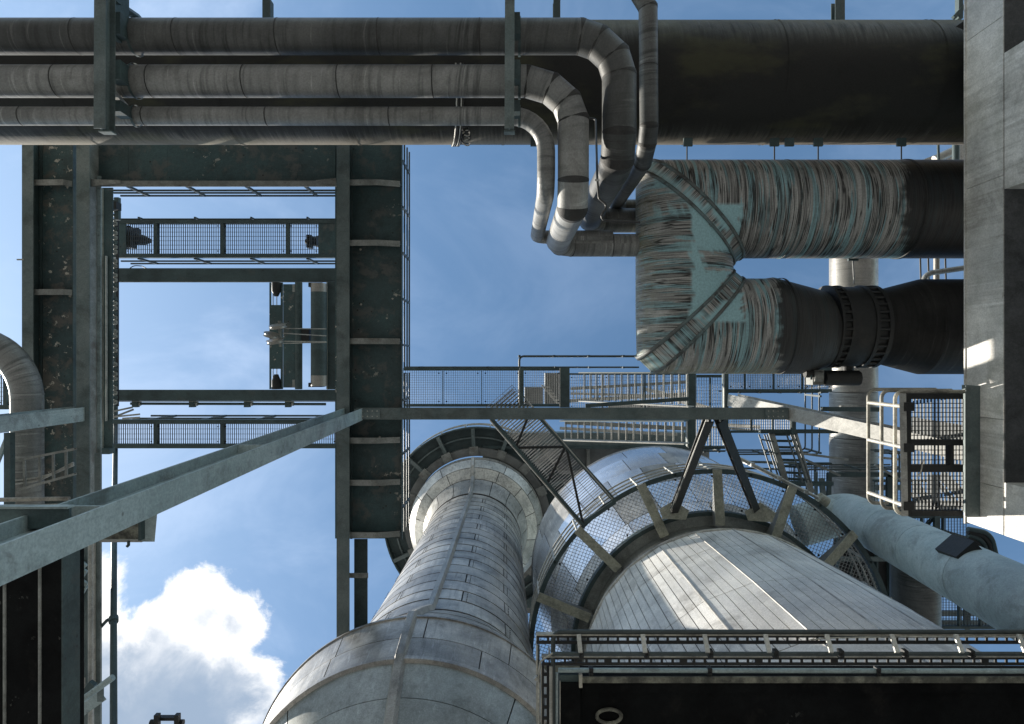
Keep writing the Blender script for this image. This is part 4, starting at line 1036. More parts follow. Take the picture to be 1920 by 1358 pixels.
# ring platform round tower 2
zq = Z2(664); Ri, Ro = 3.52, 4.66
T = thing('ring_platform', 'wide grating ring platform around the large pale tower', 'platform', (ux, uy, zq))
part(T, 'outer_beam', G().rev(ux, uy, [(Ro-.09, zq), (Ro+.03, zq), (Ro+.03, zq+.02), (Ro-.02, zq+.02), (Ro-.02, zq+.22), (Ro-.09, zq+.22)], n=120, close=True), 'dark')
part(T, 'inner_beam', G().rev(ux, uy, [(Ri-.02, zq), (Ri+.08, zq), (Ri+.08, zq+.22), (Ri-.02, zq+.22)], n=120, close=True), 'dark')
part(T, 'inner_plate', G().rev(ux, uy, [(3.15, zq+.10), (Ri-.022, zq+.10), (Ri-.022, zq+.13), (3.15, zq+.13)], n=96, close=True), 'alumplain')
gg = G(); pt = .085
def clip_line(c):          # chord pieces of the annulus at offset c
    out = []
    a = math.sqrt(max(0, (Ro-.09)**2-c*c)); 
    if abs(c) < Ri+.08:
        b = math.sqrt((Ri+.08)**2-c*c); out = [(-a, -b), (b, a)]
    elif abs(c) < Ro-.09: out = [(-a, a)]
    return out
N = int(2*Ro/pt)
e1 = Vector((math.cos(.35), math.sin(.35), 0)); e2 = Vector((-math.sin(.35), math.cos(.35), 0)); o0 = Vector((ux, uy, zq+.16))
for i in range(N+1):
    c = -Ro+.02+i*pt
    for (a, b) in clip_line(c):
        gg.beam(o0+e1*c+e2*a, o0+e1*c+e2*b, .010, .010); gg.beam(o0+e2*c+e1*a, o0+e2*c+e1*b, .010, .008)
part(T, 'grating', gg, 'grategalv', kind='stuff')
for k in range(15):
    a = math.radians(198.5+24.1*k); ca, sa = math.cos(a), math.sin(a); rd = Vector((ca, sa, 0)); tn = Vector((-sa, ca, 0)); c = Vector((ux, uy, zq))
    w = .15
    part(T, 'bracket_flange', G().beam(c+rd*3.36+Vector((0, 0, -.46)), c+rd*(Ro+.04)+Vector((0, 0, -.13)), .235, .022), 'olive')
    vs = [c+rd*3.30+Vector((0, 0, -.452)), c+rd*(Ro+.03)+Vector((0, 0, -.115)), c+rd*(Ro+.03)+Vector((0, 0, -.003)), c+rd*3.30+Vector((0, 0, -.003))]
    vs = [p-tn*.07 for p in vs]+[p+tn*.07 for p in vs]
    part(T, 'bracket_web', G().hexa([vs[0], vs[1], vs[5], vs[4], vs[3], vs[2], vs[6], vs[7]]), 'deckdark')
for k in range(15):
    a = math.radians(198.5+12+24.1*k)
for k in range(30):
    a = math.radians(6+12*k)
    for rr in (Ri+.16, Ro-.17):
        p = Vector((ux+rr*math.cos(a), uy+rr*math.sin(a), zq+.10)); part(T, 'clip', G().tube([p, p+Vector((0, 0, .04))], .028, 6), 'black')
ring_rail('triple curved handrail round the wide grating ring platform', ux, uy, Ro-.02, zq+.25, (.25, .6, 1.0), 0, 2*PI, 120, 30, 'galv', .024)

# gussets and V struts
T = thing('v_strut', 'left leg of the dark V strut from portal beam to ring platform', 'strut', W(1265, 955, 17.2), 'V struts')
part(T, 'strut', G().ibeam(W(1329, 786, 13.3), W(1264, 957, 17.0), .17, .15, .02), 'black'); part(T, 'cable', G().tube([W(1325, 786, 13.2), W(1258, 957, 16.9)], .015, 6), 'galv')
part(T, 'gusset', G().prof([(-.28, -.1), (.28, -.1), (.36, .12), (0, .36), (-.36, .12)], W(1264, 966, 17.0), W(1264, 966, 17.25), (0, -1, 0)), 'olive')
T = thing('v_strut', 'right leg of the dark V strut from portal beam to ring platform', 'strut', W(1415, 955, 17.2), 'V struts')
part(T, 'strut', G().ibeam(W(1349, 786, 13.3), W(1416, 954, 17.0), .17, .15, .02), 'black'); part(T, 'cable', G().tube([W(1349, 786, 13.2), W(1412, 954, 16.9)], .015, 6), 'galv')
part(T, 'gusset', G().prof([(-.28, -.1), (.28, -.1), (.36, .12), (0, .36), (-.36, .12)], W(1425, 970, 17.0), W(1425, 970, 17.25), (0, -1, 0)), 'olive')

# gangway
T = thing('gangway', 'grating gangway with diagonal bracing leading down to the ring platform', 'gangway', W(1040, 880, 17.4))
zg = 17.55
a0, a1 = W(921, 786, zg), W(1091, 983, zg); b0, b1 = W(1015, 786, zg), W(1153, 940, zg)
dv = (a1-a0).normalized(); 
part(T, 'side_beam', G().chan(a0, a1, .10, .18), 'dark'); part(T, 'side_beam', G().chan(b0, b1, .10, .18), 'dark')
part(T, 'end_beam', G().beam(a1, b1, .10, .16), 'dark')
sd = (b0-a0)-dv*((b0-a0).dot(dv)); wdt = sd.length; sd.normalize()
for (q, zz) in ((0, .3), (1, .3)):
    pass
def gp(s, f): return a0+dv*s+sd*(wdt*f)+Vector((0, 0, -.05))
L = (a1-a0).length
br = [(0.45, 1, .95, 0), (.95, 0, 1.75, 1), (1.75, 1, 2.15, 0), (1.80, 1, L, 0.03)]
for (s0, f0, s1, f1) in br: part(T, 'diagonal_brace', G().beam(gp(s0, f0), gp(s1, f1), .06, .06), 'black')
g1 = G().grid(a0+Vector((0, 0, .06))-dv*.3, dv, sd, L+.3, wdt, .062, .30, .011, .035)
part(T, 'grating', g1, 'grategalv', kind='stuff')
for f_, nm in ((-.04, 'left'), (1.04, 'right')):
    for h in (.12,):
        part(T, 'toe_rail', G().tube([a0+sd*(wdt*f_)+Vector((0, 0, -.09)), a1+sd*(wdt*f_)+Vector((0, 0, -.09))], .018, 6), 'galv')
# stair steps part under the beam (dense treads)
T = thing('step_panel', 'closely slatted stair panel above the gangway', 'stair', W(1020, 840, 17.9))
for k in range(30):
    s = -.2+k*.075
    if s > L*.62: break
    p = a0+dv*s+Vector((0, 0, .35+.01*k)); part(T, 'tread', G().beam(p+sd*.05, p+sd*(wdt-.05), .032, .02), 'palecol')

# ------------------------------------------------------------------ right-hand walkways, stairs and scaffolding
walkway('long grating walkway from the middle deck girder toward the stairs', 756, 690, 1052, 763, 17.8, (830, 903, 978), 5, .7, (), (4, 4.3), gm='grategalv', t=.0075)
walkway('grating walkway landing behind the slatted stairs', 1068, 700, 1292, 770, 22, (1130, 1210), 3, 1, (), (4, 5), gm='grategalv')
walkway('grating landing right of the dark post behind the portal beam', 1306, 703, 1360, 842, 21.0, (1333,), 5, .7, (), (4, 6), gm='grategalv', rivets=False)
walkway('high grating walkway behind the black valve actuator', 1366, 690, 1560, 735, 20, (1398, 1452, 1506), 5, .8, (), (3, 3), gm='grategalv')
walkway('grating walkway just below the portal beam at its right end', 1368, 775, 1490, 812, 20.5, (1410, 1450), 4, 1, (), (4, 5), gm='grategalv', rivets=False)
handrail('handrail on the upper edge of the long grating walkway', [W(756, 689, 18), W(1200, 689, 18)], (.15, .5), 7, .022, group='handrails on the steelwork')
handrail('handrail of the stair tower just left of the teal duct corner', [W(1330, 668, 19), W(974, 668, 19), W(974, 765, 19)], (.1, .55, 1.0), 7, .028)
for (lab, xa, ya, xb, yb, Z_) in (('left dark post crossing the long walkway', 1051, 690, 1068, 764, 17.4), ('dark upright post below the teal duct corner', 1290, 700, 1305, 838, 17.6), ('narrow dark post right of the upright post', 1359, 700, 1366, 835, 17.9), ('short post left of the slatted stair', 975, 690, 982, 760, 17.3)):
    T = thing('post', lab, 'post', W(xa, ya, Z_)); part(T, 'shaft', G().pbox(xa, ya, xb, yb, Z_, .25), 'dark'); part(T, 'edge', G().pbox(xa-1.6, ya, xa-.1, yb, Z_+.02, .05), 'galv')
def stair(label, x0, x1, ya, yb, za_, zb_, n, m='galv'):
    T = thing('stair', label, 'stair', W(x0, ya, za_), 'stair flights behind the portal beam')
    A, B = W(x0, ya, za_), W(x1, ya, zb_); wd = (yb-ya)*((za_+zb_)/2)/F
    for k in range(n):
        p = A.lerp(B, (k+.5)/n)
        part(T, 'tread', G().box(p.x-.014, p.y+.04, p.z, p.x+.014, p.y+wd-.04, p.z+.025), m)
        part(T, 'tread_bar', G().box(p.x+.028, p.y+.04, p.z+.01, p.x+.045, p.y+wd-.04, p.z+.03), 'dark')
    for off in (0, wd):
        part(T, 'stringer', G().beam(A+Vector((0, off, 0)), B+Vector((0, off, 0)), .03, .22), 'dark' if off == 0 else 'palecol')
stair('upper slatted stair flight between walkway and portal beam', 1090, 1296, 699, 757, 20.5, 17.2, 16)
stair('lower slatted stair flight just below the portal beam', 1054, 1287, 789, 828, 20.5, 17.2, 17)
T = thing('stair', 'dark stair stringer rising right under the upper slatted flight', 'stair', W(1200, 755, 17)); part(T, 'stringer', G().beam(W(1098, 761, 17.2), W(1290, 748, 17), .09, .1), 'dark')
T = thing('stair_tower', 'small stair and corrugated enclosure seen through the walkway grating', 'stair', W(1010, 740, 23))
part(T, 'enclosure', G().pbox(984, 727, 1018, 760, 24, 1), 'deckdark'); part(T, 'panel', G().pbox(1022, 700, 1050, 758, 24.5, .6), 'deckdark')
part(T, 'stringer', G().beam(W(1016, 722, 23), W(1046, 758, 23), .05, .12), 'palecol')
for k in range(6): part(T, 'step', G().beam(W(1018+5*k, 726+6*k, 23.2), W(1030+4.5*k, 726+6*k, 23.2), .05, .04), 'palecol')
# tangle beyond: beams of the far gallery
T = thing('gallery_frame', 'far gallery beams and rails seen through the slatted stairs', 'gallery', W(1180, 780, 26))
for (a, b, c, d, w, mm) in ((1070, 729, 1300, 716, .10, 'stiff'), (1070, 738, 1300, 744, .08, 'galv'), (1068, 752, 1300, 738, .12, 'stiff'), (1140, 760, 1330, 770, .18, 'palecol'), (1060, 792, 1290, 804, .14, 'stiff'), (1050, 803, 1270, 815, .10, 'galv'),
                        (1210, 730, 1290, 752, .12, 'palecol'), (1232, 733, 1300, 757, .08, 'palecol'), (1360, 797, 1424, 801, .12, 'palecol'), (1270, 749, 1330, 768, .2, 'palecol'), (1320, 800, 1424, 808, .07, 'stiff')):
    part(T, 'beam', G().beam(W(a, b, 25), W(c, d, 24), w, .1), mm)
for k in range(34): part(T, 'baluster', G().beam(W(1075+6.6*k, 725, 25.2), W(1075+6.6*k, 750, 25.2), .025, .025), 'stiff')
for k in range(22): part(T, 'baluster', G().beam(W(1120+8*k, 792, 25.2), W(1120+8*k, 806, 25.2), .025, .025), 'galv')

# beams in the right middle
def pxbeam(label, a, b, Z_, wpx, m='dark', h=.12, name='beam', group=None, cat='beam'):
    p, q = W(*a, Z_), W(*b, Z_)
    return single(name, label, cat, G().ibeam(p, q, wpx*Z_/F, h, .02), m, group)
pxbeam('thin green horizontal beam under the portal beam right end', (1424, 809), (1570, 809), 19.6, 7)
pxbeam('thin dark vertical beam just right of the steep stair', (1487, 786), (1487, 815), 19.4, 8)
pxbeam('thin dark beam across the grey vertical flue', (1540, 767), (1652, 768), 20.5, 8)
pxbeam('small pale cross beam in front of the grey vertical flue', (1575, 763), (1608, 763), 21, 6, 'palecol')
handrail('square-cornered triple handrail left of the grey flue', [W(1536, 690, 23), W(1536, 852, 23), W(1380, 852, 23)], (0, .55, 1.1), 3, .028, rnd=.15)
handrail('lower square-cornered triple handrail crossing the grey flue', [W(1700, 880, 23), W(1512, 880, 23), W(1512, 930, 23)], (0, .5, 1.0), 4, .028, rnd=.15)
handrail('long pale pipe rail curving above the ring platform', [W(1384, 858, 18.4), W(1534, 934, 18.4)], (0, .55), 3, .045, 'galv')
# steep stair
T = thing('steep_stair', 'steep ladder stair with handrails left of the grey flue', 'stair', W(1470, 830, 20))
zs_ = 19.6
for (a, b) in (((1446, 812), (1476, 912)), ((1489, 812), (1522, 925))):
    part(T, 'stringer', G().beam(W(*a, zs_), W(*b, zs_-.6), .16, .05), 'stiff')
for k in range(8):
    f = .03+k*.118
    part(T, 'tread', G().beam(W(1447+31*f, 812+100*f, zs_-.6*f+.03), W(1490+32*f, 812+103*f, zs_-.6*f+.03), .07, .02), 'dark')
for dx in (-24, -14, -9, 36-8, 36, 36+7):
    part(T, 'rail', G().tube([W(1447+dx, 815, zs_-.2), W(1477+dx, 905, zs_-.9)], .024, 6), 'rail')
for k in range(4):
    f = .1+k*.25; part(T, 'rail_post', G().beam(W(1447+30*f-24, 815+90*f, zs_-.5), W(1447+30*f, 815+90*f+4, zs_-.3), .04, .04), 'rail')
for i, (a, b, c, d, w, mm, lab) in enumerate(((1395, 866, 1490, 868, 4, 'flange', 'thin grey rail left of the steep stair'), (1384, 878, 1470, 880, 3, 'dark', 'thin dark rail under the grey rail left of the steep stair'),
      (1500, 850, 1590, 862, 4, 'stiff', 'thin slanted rail between steep stair and flue'), (1510, 862, 1575, 892, 4, 'stiff', 'slanted pale brace reaching the flue'),
      (1480, 905, 1562, 907, 7, 'dark', 'dark edge of the gallery right of the steep stair'), (1530, 885, 1530, 930, 5, 'flange', 'thin grey post right of the steep stair'),
      (1640, 872, 1690, 900, 4, 'stiff', 'short pale brace right of the flue'), (1648, 858, 1690, 862, 4, 'palecol', 'short pale beam right of the flue'))):
    pxbeam(lab, (a, b), (c, d), 21.5+.15*(i % 4), w, mm, .08)
handrail('small handrail above the blue-grey pipe behind the cage rails', [W(1652, 850, 21), W(1700, 850, 21), W(1700, 900, 21)], (0, .4, .8), 3, .026, rnd=.15)
handrail('low handrail along the far landing below the portal beam', [W(1306, 846, 21), W(1360, 846, 21)], (0, .5, 1.0), 2, .028)
handrail('handrail standing on the high grating walkway', [W(1366, 736, 20), W(1556, 736, 20)], (.1, .5, .95), 5, .022)
# gallery under the steep stair
walkway('dark grating gallery left of the grey flue', 1480, 868, 1560, 912, 24, (1500, 1530), 4, 1.5, (), (4, 5), rivets=False)
walkway('dark grating gallery between flue and cage platform', 1640, 900, 1760, 960, 24, (1680, 1720), 4, 1.5, (), (5, 5), rivets=False)
walkway('grating gallery visible below the cage platform', 1690, 968, 1812, 1020, 23, (1730, 1770), 4, 1.5, (), (5, 5), rivets=False)
walkway('grating gallery under the blue-grey pipe near the cable ladders', 1735, 1115, 1880, 1180, 22, (1760, 1800, 1840), 5, 1.5, (), (5, 5), rivets=False)
for i, (a, b, w, lab) in enumerate((((1540, 897), (1545, 940), 9, 'short dark post below the square handrail'), ((1552, 890), (1700, 890), 8, 'grey beam crossing the lower flue'), ((1554, 888), (1554, 935), 7, 'grey post left of the lower flue'),
                             ((1640, 914), (1700, 914), 9, 'dark beam right of the lower flue'), ((1668, 890), (1668, 960), 11, 'dark post right of the lower flue'), ((1756, 968), (1756, 1060), 10, 'dark post below the cage platform'),
                             ((1700, 975), (1815, 1010), 6, 'slanted dark brace below the cage platform'), ((1732, 990), (1760, 960), 5, 'small green brace below the cage platform'),
                             ((1812, 1010), (1812, 1180), 9, 'dark post right of the light brace'), ((1750, 1150), (1900, 1150), 9, 'dark beam under the blue-grey pipe'), ((1800, 1080), (1900, 1120), 6, 'dark diagonal behind the blue-grey pipe'))):
    pxbeam(lab, a, b, 23.4-.2*(i % 3), w, 'dark' if i % 3 else 'flange')
T = thing('lattice_frame', 'dark lattice of braces seen through the cage platform grating', 'frame', W(1760, 860, 22))
for (a, b, c, d, w, mm) in ((1708, 795, 1815, 812, .45, 'palecol'), (1705, 815, 1815, 830, .2, 'stiff'), (1752, 890, 1752, 960, .3, 'stiff'), (1715, 905, 1750, 955, .2, 'dark'), (1765, 890, 1810, 935, .3, 'stiff'), (1757, 905, 1800, 950, .12, 'dark'), (1712, 950, 1810, 948, .2, 'palecol'), (1712, 940, 1810, 942, .08, 'dark'), (1705, 925, 1750, 950, .12, 'palecol')):
    part(T, 'member', G().beam(W(a, b, 22), W(c, d, 22), w, .1), mm)

# grey vertical-looking flue (lies far above, running away)
T = thing('flue', 'wide grey horizontal flue with dark stains behind the valve and stairs', 'flue', W(1600, 700, 25))
xf = (1600-CX)*25/F
for (ya, yb) in ((380, 560), (560, 735), (735, 820), (820, 880), (880, 1000)):
    part(T, 'shell_section', G().tube([(xf, Yz(ya, 25)+.01, 25+EYE), (xf, Yz(yb, 25)-.01, 25+EYE)], .80, 48), 'clad_lt' if yb < 800 else 'clad')
# dark flue lower right
T = thing('flue', 'short dark flue with lit right rim behind the blue-grey pipe', 'flue', W(1715, 1100, 19))
xf = (1716-CX)*19/F
part(T, 'shell', G().tube([(xf, Yz(1030, 19), 19+EYE), (xf, Yz(1500, 19), 19+EYE)], .62, 40), 'clad_dk')
T = thing('machinery_deck', 'dark deck with ribs between the large tower and the blue-grey pipe', 'deck', W(1620, 1060, 24))
part(T, 'plate', G().pbox(1570, 1010, 1690, 1180, 24, .3), 'black')
for k in range(5): part(T, 'rib', G().pbox(1572+24*k, 1000, 1575+24*k, 1180, 23.8, .19), 'dark')
part(T, 'cross_bar', G().pbox(1560, 1046, 1760, 1053, 23.6, .15), 'flange'); part(T, 'cross_bar', G().pbox(1740, 1165, 1900, 1172, 23.6, .15), 'flange')

# blue-grey pipe
T = thing('blowpipe', 'fat blue-grey pipe coming down diagonally at the lower right', 'pipe', W(1900, 1120, 12))
pA, pB = W(1600, 968, 20.5), W(1935, 1140, 11.6)
pts = [W(1545, 960, 21.4)+Vector((-.6, .2, .1)), pA+Vector((-.25, -.0, .45)), pA, pB]
part(T, 'bend', G().tube(fillet([pA+Vector((-1.4, .4, .5)), pA+Vector((0, 0, .5)), pA+(pB-pA)*.04], .45, 8), .62, 40, hard=30), 'bluegrey')
for (f0, f1) in ((.03, .30), (.30, .54), (.54, .80), (.80, 1.25)):
    part(T, 'pipe_section', G().tube([pA.lerp(pB, f0+.0015), pA.lerp(pB, f1-.0015)], .62, 56), 'bluegrey')
    part(T, 'weld', G().tube([pA.lerp(pB, f1-.0012), pA.lerp(pB, f1+.0012)], .624, 56), 'bluegrey')
c = pA.lerp(pB, .66); dn = (pB-pA).normalized()
bx_ = W(1826, 1047, 13.2)
part(T, 'lug_box', G().beam(bx_, bx_+Vector((.05, .05, .75)), .46, .46, (1, 1.15, 0)), 'black')
part(T, 'lug_plate', G().beam(W(1792, 1046, 13.4), W(1826, 1074, 13.4), .05, .5, (0, 0, 1)), 'bluegrey')
single('lamp', 'round pale floodlight end next to the blue-grey pipe bend', 'floodlight', G().tube([W(1534, 934, 18.6), W(1549, 944, 18.6)], .17, 16), 'olive')

# white structure top-right gap
T = thing('roof_truss', 'pale roof end with pipe showing between gas main and duct at the right', 'roof', W(1780, 290, 22))
part(T, 'roof_plate', G().hexa([W(1722, 303, 22), W(1800, 272, 22), W(1830, 272, 22), W(1830, 306, 22), W(1722, 303, 22.2), W(1800, 272, 22.2), W(1830, 272, 22.2), W(1830, 306, 22.2)]), 'palecol')
part(T, 'pipe', G().tube([W(1752, 300, 21.5), W(1786, 284, 21.5)], .13, 14), 'clad_lt'); part(T, 'post', G().tube([W(1792, 268, 21), W(1792, 310, 21)], .1, 12), 'dark'); part(T, 'rod', G().tube([W(1759, 270, 21), W(1760, 306, 21)], .04, 8), 'dark')
T = thing('return_pipe', 'thin pale pipe curving between the duct legs beside the portal', 'pipe', W(1780, 515, 14))
part(T, 'tube', G().tube(fillet([W(1733, 560, 14), W(1733, 520, 14), W(1745, 512, 14), W(1860, 495, 14)], .12, 5), .055, 12), 'clad')
part(T, 'upright', G().tube([W(1756, 470, 15), W(1756, 540, 15)], .062, 12), 'clad_lt')
for xx in (1725, 1740, 1772): part(T, 'rod', G().tube([W(xx, 470, 14.5), W(xx+2, 540, 14.5)], .02, 6), 'cable')
T = thing('corner_lattice', 'small dark brace cluster at the top left of the pale portal', 'bracing', W(1800, 20, 11))
part(T, 'post', G().pbox(1798, -40, 1806, 34, 11, .1), 'dark'); part(T, 'diagonal', G().beam(W(1788, 34, 11), W(1812, 8, 11), .06, .06), 'dark'); part(T, 'plate', G().add([W(1792, 50, 10.0), W(1815, 34, 10.0), W(1815, 60, 10.0), W(1792, 50, 10.1), W(1815, 34, 10.1), W(1815, 60, 10.1)], [(0, 2, 1), (3, 4, 5), (0, 1, 4, 3), (1, 2, 5, 4), (2, 0, 3, 5)]), 'black')

# cage platform on the portal
ZP = 9.72
T = thing('cage_platform', 'small square-framed grating platform bolted to the pale portal', 'platform', W(1750, 850, ZP))
part(T, 'outer_plate', G().hexa([W(1686, 738, ZP-.1), W(1699, 738, ZP-.1), W(1703, 968, ZP-.1), W(1690, 968, ZP-.1), W(1688, 738, ZP+.10), W(1699, 738, ZP+.10), W(1703, 968, ZP+.10), W(1690, 968, ZP+.10)]), 'palecol', label='sunlit outer edge plate')
part(T, 'frame_bar', G().pbox(1699.5, 738, 1708, 968, ZP, .1), 'black')
for (a, b) in ((738, 748), (825, 835), (872, 885), (958, 968)): part(T, 'cross_beam', G().pbox(1708.3, a, 1806, b, ZP, .1), 'black')
part(T, 'hatch_bar', G().pbox(1782, 835.3, 1789, 871.7, ZP, .1), 'black')
for (a, b) in ((748, 825), (835, 872), (885, 958)):
    p, q = W(1708, a, ZP+.11), W(1806, b, ZP+.11)
    part(T, 'grating', G().grid(p, (1, 0, 0), (0, 1, 0), q.x-p.x, q.y-p.y, 6.2*ZP/F, 8.2*ZP/F, .011, .03), 'grate', kind='stuff')
p, q = W(1806.4, 723, ZP), W(1832, 968, ZP)
part(T, 'wall_plate', G().box(p.x, p.y, p.z-.06, XR-.003, q.y, p.z-.04), 'flange')
part(T, 'wall_angle', G().box(XR-.025, p.y, p.z-.039, XR-.013, q.y, p.z+.3), 'flange')
part(T, 'loose_wire', G().tube(fillet([W(1731, 862, ZP-.1), W(1727, 885, ZP-.12), W(1721, 893, ZP-.1)], .1, 4), .010, 6), 'whitecab')
xe = W(1690, 0, ZP).x
ba = Vector((xe+.02, Yz(752, ZP), ZP+EYE)); bb = Vector((xe+.02, Yz(965, ZP), ZP+EYE))
H = thing('handrail', 'galvanised tube handrail with rounded corners around the cage platform', 'handrail', ba, 'handrails on the steelwork')
for h in (.16, .52, .90):
    z_ = ZP+EYE+h
    ln = [Vector((XR-.03, Yz(738, ZP)-.02, z_)), Vector((xe, Yz(738, ZP)-.02, z_)), Vector((xe, Yz(968, ZP)-.0, z_)), Vector((xe+.3, Yz(968, ZP), z_))]
    part(H, 'rail', G().tube(fillet(ln, .11, 5), .027, 10), 'tray')
for yy in (762, 838, 946):
    b_ = Vector((xe, Yz(yy, ZP), ZP+EYE-.05)); part(H, 'post', G().tube([b_, b_+Vector((0, 0, .95))], .03, 10), 'galv')
    part(H, 'clamp', G().box(b_.x-.02, b_.y-.06, b_.z-.07, b_.x+.12, b_.y+.06, b_.z+.02), 'black')
T = thing('pipe_stack', 'dark curved pipe bundle behind the lower end of the portal', 'pipe bundle', W(1850, 1020, 14))
for k in range(4): part(T, 'hose', G().tube(fillet([W(1815, 992+6*k, 14), W(1858-7*k, 1000+6*k, 14), W(1872-9*k, 1060, 14)], .3, 6), .05, 8), 'black' if k % 2 else 'dark')

# ------------------------------------------------------------------ lower right: soffit, cable ladders and conduits
ZC = 6.0; kc = ZC/F
T = thing('roof_soffit', 'black sooty roof underside with lichened edge at the bottom right', 'roof', W(1500, 1320, ZC))
part(T, 'edge_upstand', G().pbox(1092, 1270, 2100, 1281, ZC, .02), 'lichen')
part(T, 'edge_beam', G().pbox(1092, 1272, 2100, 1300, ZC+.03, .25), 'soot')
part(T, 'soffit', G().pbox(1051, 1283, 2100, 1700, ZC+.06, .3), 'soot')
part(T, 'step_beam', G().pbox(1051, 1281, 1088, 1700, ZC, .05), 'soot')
part(T, 'light_edge', G().pbox(1049.5, 1279, 1051, 1700, ZC-.01, .05), 'tray')
part(T, 'corner_bracket', G().pbox(1086, 1266, 1092, 1290, ZC-.04, .05), 'tray')
part(T, 'corner_plate', G().pbox(1049, 1266, 1085, 1279, ZC+.02, .03), 'dark')
c = W(1142, 1343, ZC+.045)
part(T, 'drain_ring', G().tube([c+Vector((23*kc*math.cos(a), 13*kc*math.sin(a), 0)) for a in [2*PI*k/28 for k in range(29)]], .016, 8), 'lichen')
for s_ in range(4):
    pass
bw = G().box(W(1092, 0, ZC).x, W(0, 1310, ZC).y, 0, W(1092, 0, ZC).x+.3, W(0, 1310, ZC).y+.3, ZC+EYE+.06)
part(T, 'wall_post', G().box(5.2, 3.4, 0, 5.5, 3.7, ZC+EYE+.06), 'soot'); part(T, 'wall_post', G().box(.75, 5.2, 0, 1.05, 5.5, ZC+EYE+.06), 'soot')

def tube_thing(label, pts, r, m, rad=.05, group='conduits along the roof edge', clamps=()):
    T = thing('conduit', label, 'conduit', Vector(pts[0]), group)
    part(T, 'tube', G().tube(fillet(pts, rad, 5) if len(pts) > 2 else pts, r, 12), m)
    for c in clamps:
        cl_ = part(T, 'clamp', G().box(c.x-.018, c.y-.035, c.z-.03, c.x+.018, c.y+.035, c.z+.03), 'black')
        part(T, 'clamp_stud', G().tube([c+Vector((0, 0, -.06)), c+Vector((0, 0, .02))], .007, 6), 'black', under=cl_)
tube_thing('thick dark conduit, topmost along the roof edge at the bottom right', [W(2100, 1185, ZC), W(1037, 1185, ZC), W(1037, 1500, ZC)], .020, 'rail', .07)
tube_thing('dark conduit between the two perforated cable ladders', [W(2100, 1226, ZC-.1), W(1036, 1226, ZC-.1)], .017, 'rail', clamps=[W(x_, 1226, ZC-.1) for x_ in (1090, 1212, 1332, 1454, 1576, 1696, 1820)])
tube_thing('pale grey conduit just above the black roof edge', [W(2100, 1259, ZC+.05), W(1047, 1257, ZC+.05)], .021, 'pale', clamps=[W(x_, 1259, ZC+.05) for x_ in (1108, 1330, 1645)])
tube_thing('thin bright conduit curving round the cable ladder corner', [W(1036, 1225, ZC-.12), W(1013, 1240, ZC-.12), W(1010, 1262, ZC-.12), W(1010, 1500, ZC-.12)], .008, 'tray', .06)
tube_thing('cream conduit running down left of the black soffit', [W(1033, 1250, ZC-.02), W(1033, 1500, ZC-.02)], .014, 'palecol')
tube_thing('pale blue conduit running down beside the black soffit', [W(1044, 1262, ZC+.02), W(1044, 1500, ZC+.02)], .013, 'bluegrey')
tube_thing('rusty yellow wire along the upper cable ladder', [W(1520, 1200, ZC-.05), W(1560, 1196, ZC-.06), W(1700, 1194, ZC-.06), W(2100, 1195, ZC-.06)], .006, 'tray', .1)
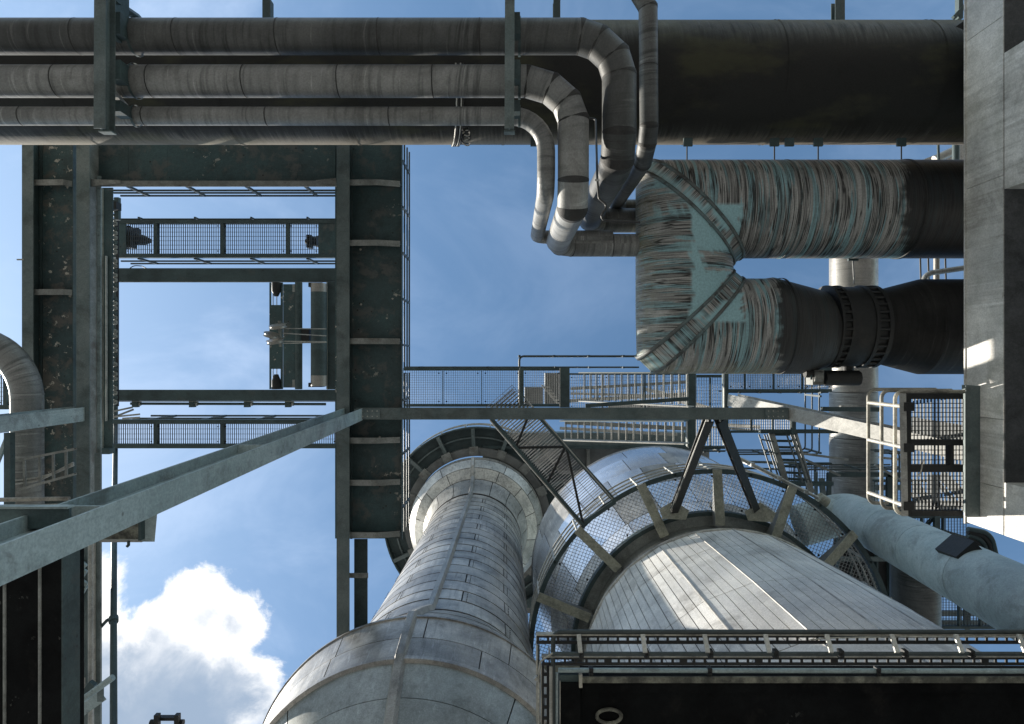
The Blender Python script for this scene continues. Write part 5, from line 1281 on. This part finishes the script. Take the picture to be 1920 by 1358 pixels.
for (xa, xb, yt, pit, lab, grp) in ((1006, 2100, 1190, 18.7, 'upper', 0), (1016, 2100, 1231, 20.2, 'lower', 1)):
    T = thing('cable_ladder', f'{lab} perforated steel cable ladder along the roof edge at the bottom right', 'cable ladder', W(1400, yt, ZC), 'perforated cable ladders')
    zc_ = ZC+.0
    part(T, 'bright_lip', G().pbox(xa, yt, xb, yt+2.4, zc_-.02, .06), 'tray')
    part(T, 'upper_strip', G().pbox(xa, yt+2.5, xb, yt+6.0, zc_, .012), 'black'); part(T, 'lower_strip', G().pbox(xa, yt+12, xb, yt+18 if lab == 'upper' else yt+17, zc_, .012), 'black')
    x_ = xa+3; k = 0
    while x_ < 1990:
        w_ = 4.4
        if grp and k % 7 == 6: w_ = 14
        part(T, 'rung', G().pbox(x_-w_/2, yt+6.1, x_+w_/2, yt+11.9, zc_, .012), 'black'); x_ += pit; k += 1
for i, x_ in enumerate((1085, 1205, 1321, 1435, 1550, 1672, 1792, 1910)):
    b_ = single('tray_bracket', f'short slanted bright bracket across the cable ladders, number {i+1} from the left', 'bracket', G().beam(W(x_, 1190, ZC-.06), W(x_+2+1.4*(i+1), 1224, ZC-.16), .036, .02), 'galv', 'slanted brackets on the cable ladders')
    b_['label'] = 'short slanted bright bracket on the cable ladders, ' + ['leftmost near the ladder corner', 'second from the left', 'third from the left', 'fourth from the left', 'fifth from the left', 'third from the right', 'second from the right', 'rightmost, at the right edge'][i]
T = thing('cable_ladder', 'perforated cable ladder running down at the corner left of the black soffit', 'cable ladder', W(1022, 1300, ZC), 'perforated cable ladders')
part(T, 'bright_lip', G().pbox(1005.5, 1193, 1008, 1500, ZC+.01, .06), 'tray'); part(T, 'side_strip', G().pbox(1008.2, 1210, 1012, 1500, ZC+.02, .02), 'rail')
part(T, 'bright_lip', G().pbox(1014.5, 1249, 1016, 1500, ZC-.01, .06), 'tray'); part(T, 'side_strip', G().pbox(1016.2, 1249, 1020, 1500, ZC+.01, .012), 'black'); part(T, 'side_strip', G().pbox(1025, 1249, 1030, 1500, ZC+.01, .012), 'black')
for k in range(10): part(T, 'rung', G().pbox(1020.1, 1262+20.5*k, 1024.9, 1268+20.5*k, ZC+.01, .012), 'black')
part(T, 'side_strip', G().pbox(1028.5, 1215, 1031, 1500, ZC+.03, .02), 'galv')
T = thing('strut_hanger', 'small black clamp and knuckle at the ladder corner above the belly tower', 'clamp', W(1005, 1275, ZC)); part(T, 'knuckle', G().tube([W(1003, 1270, ZC-.1), W(1009, 1276, ZC-.1)], .022, 8), 'galv'); part(T, 'pad', G().pbox(1007, 1268, 1013, 1280, ZC-.08, .03), 'black')
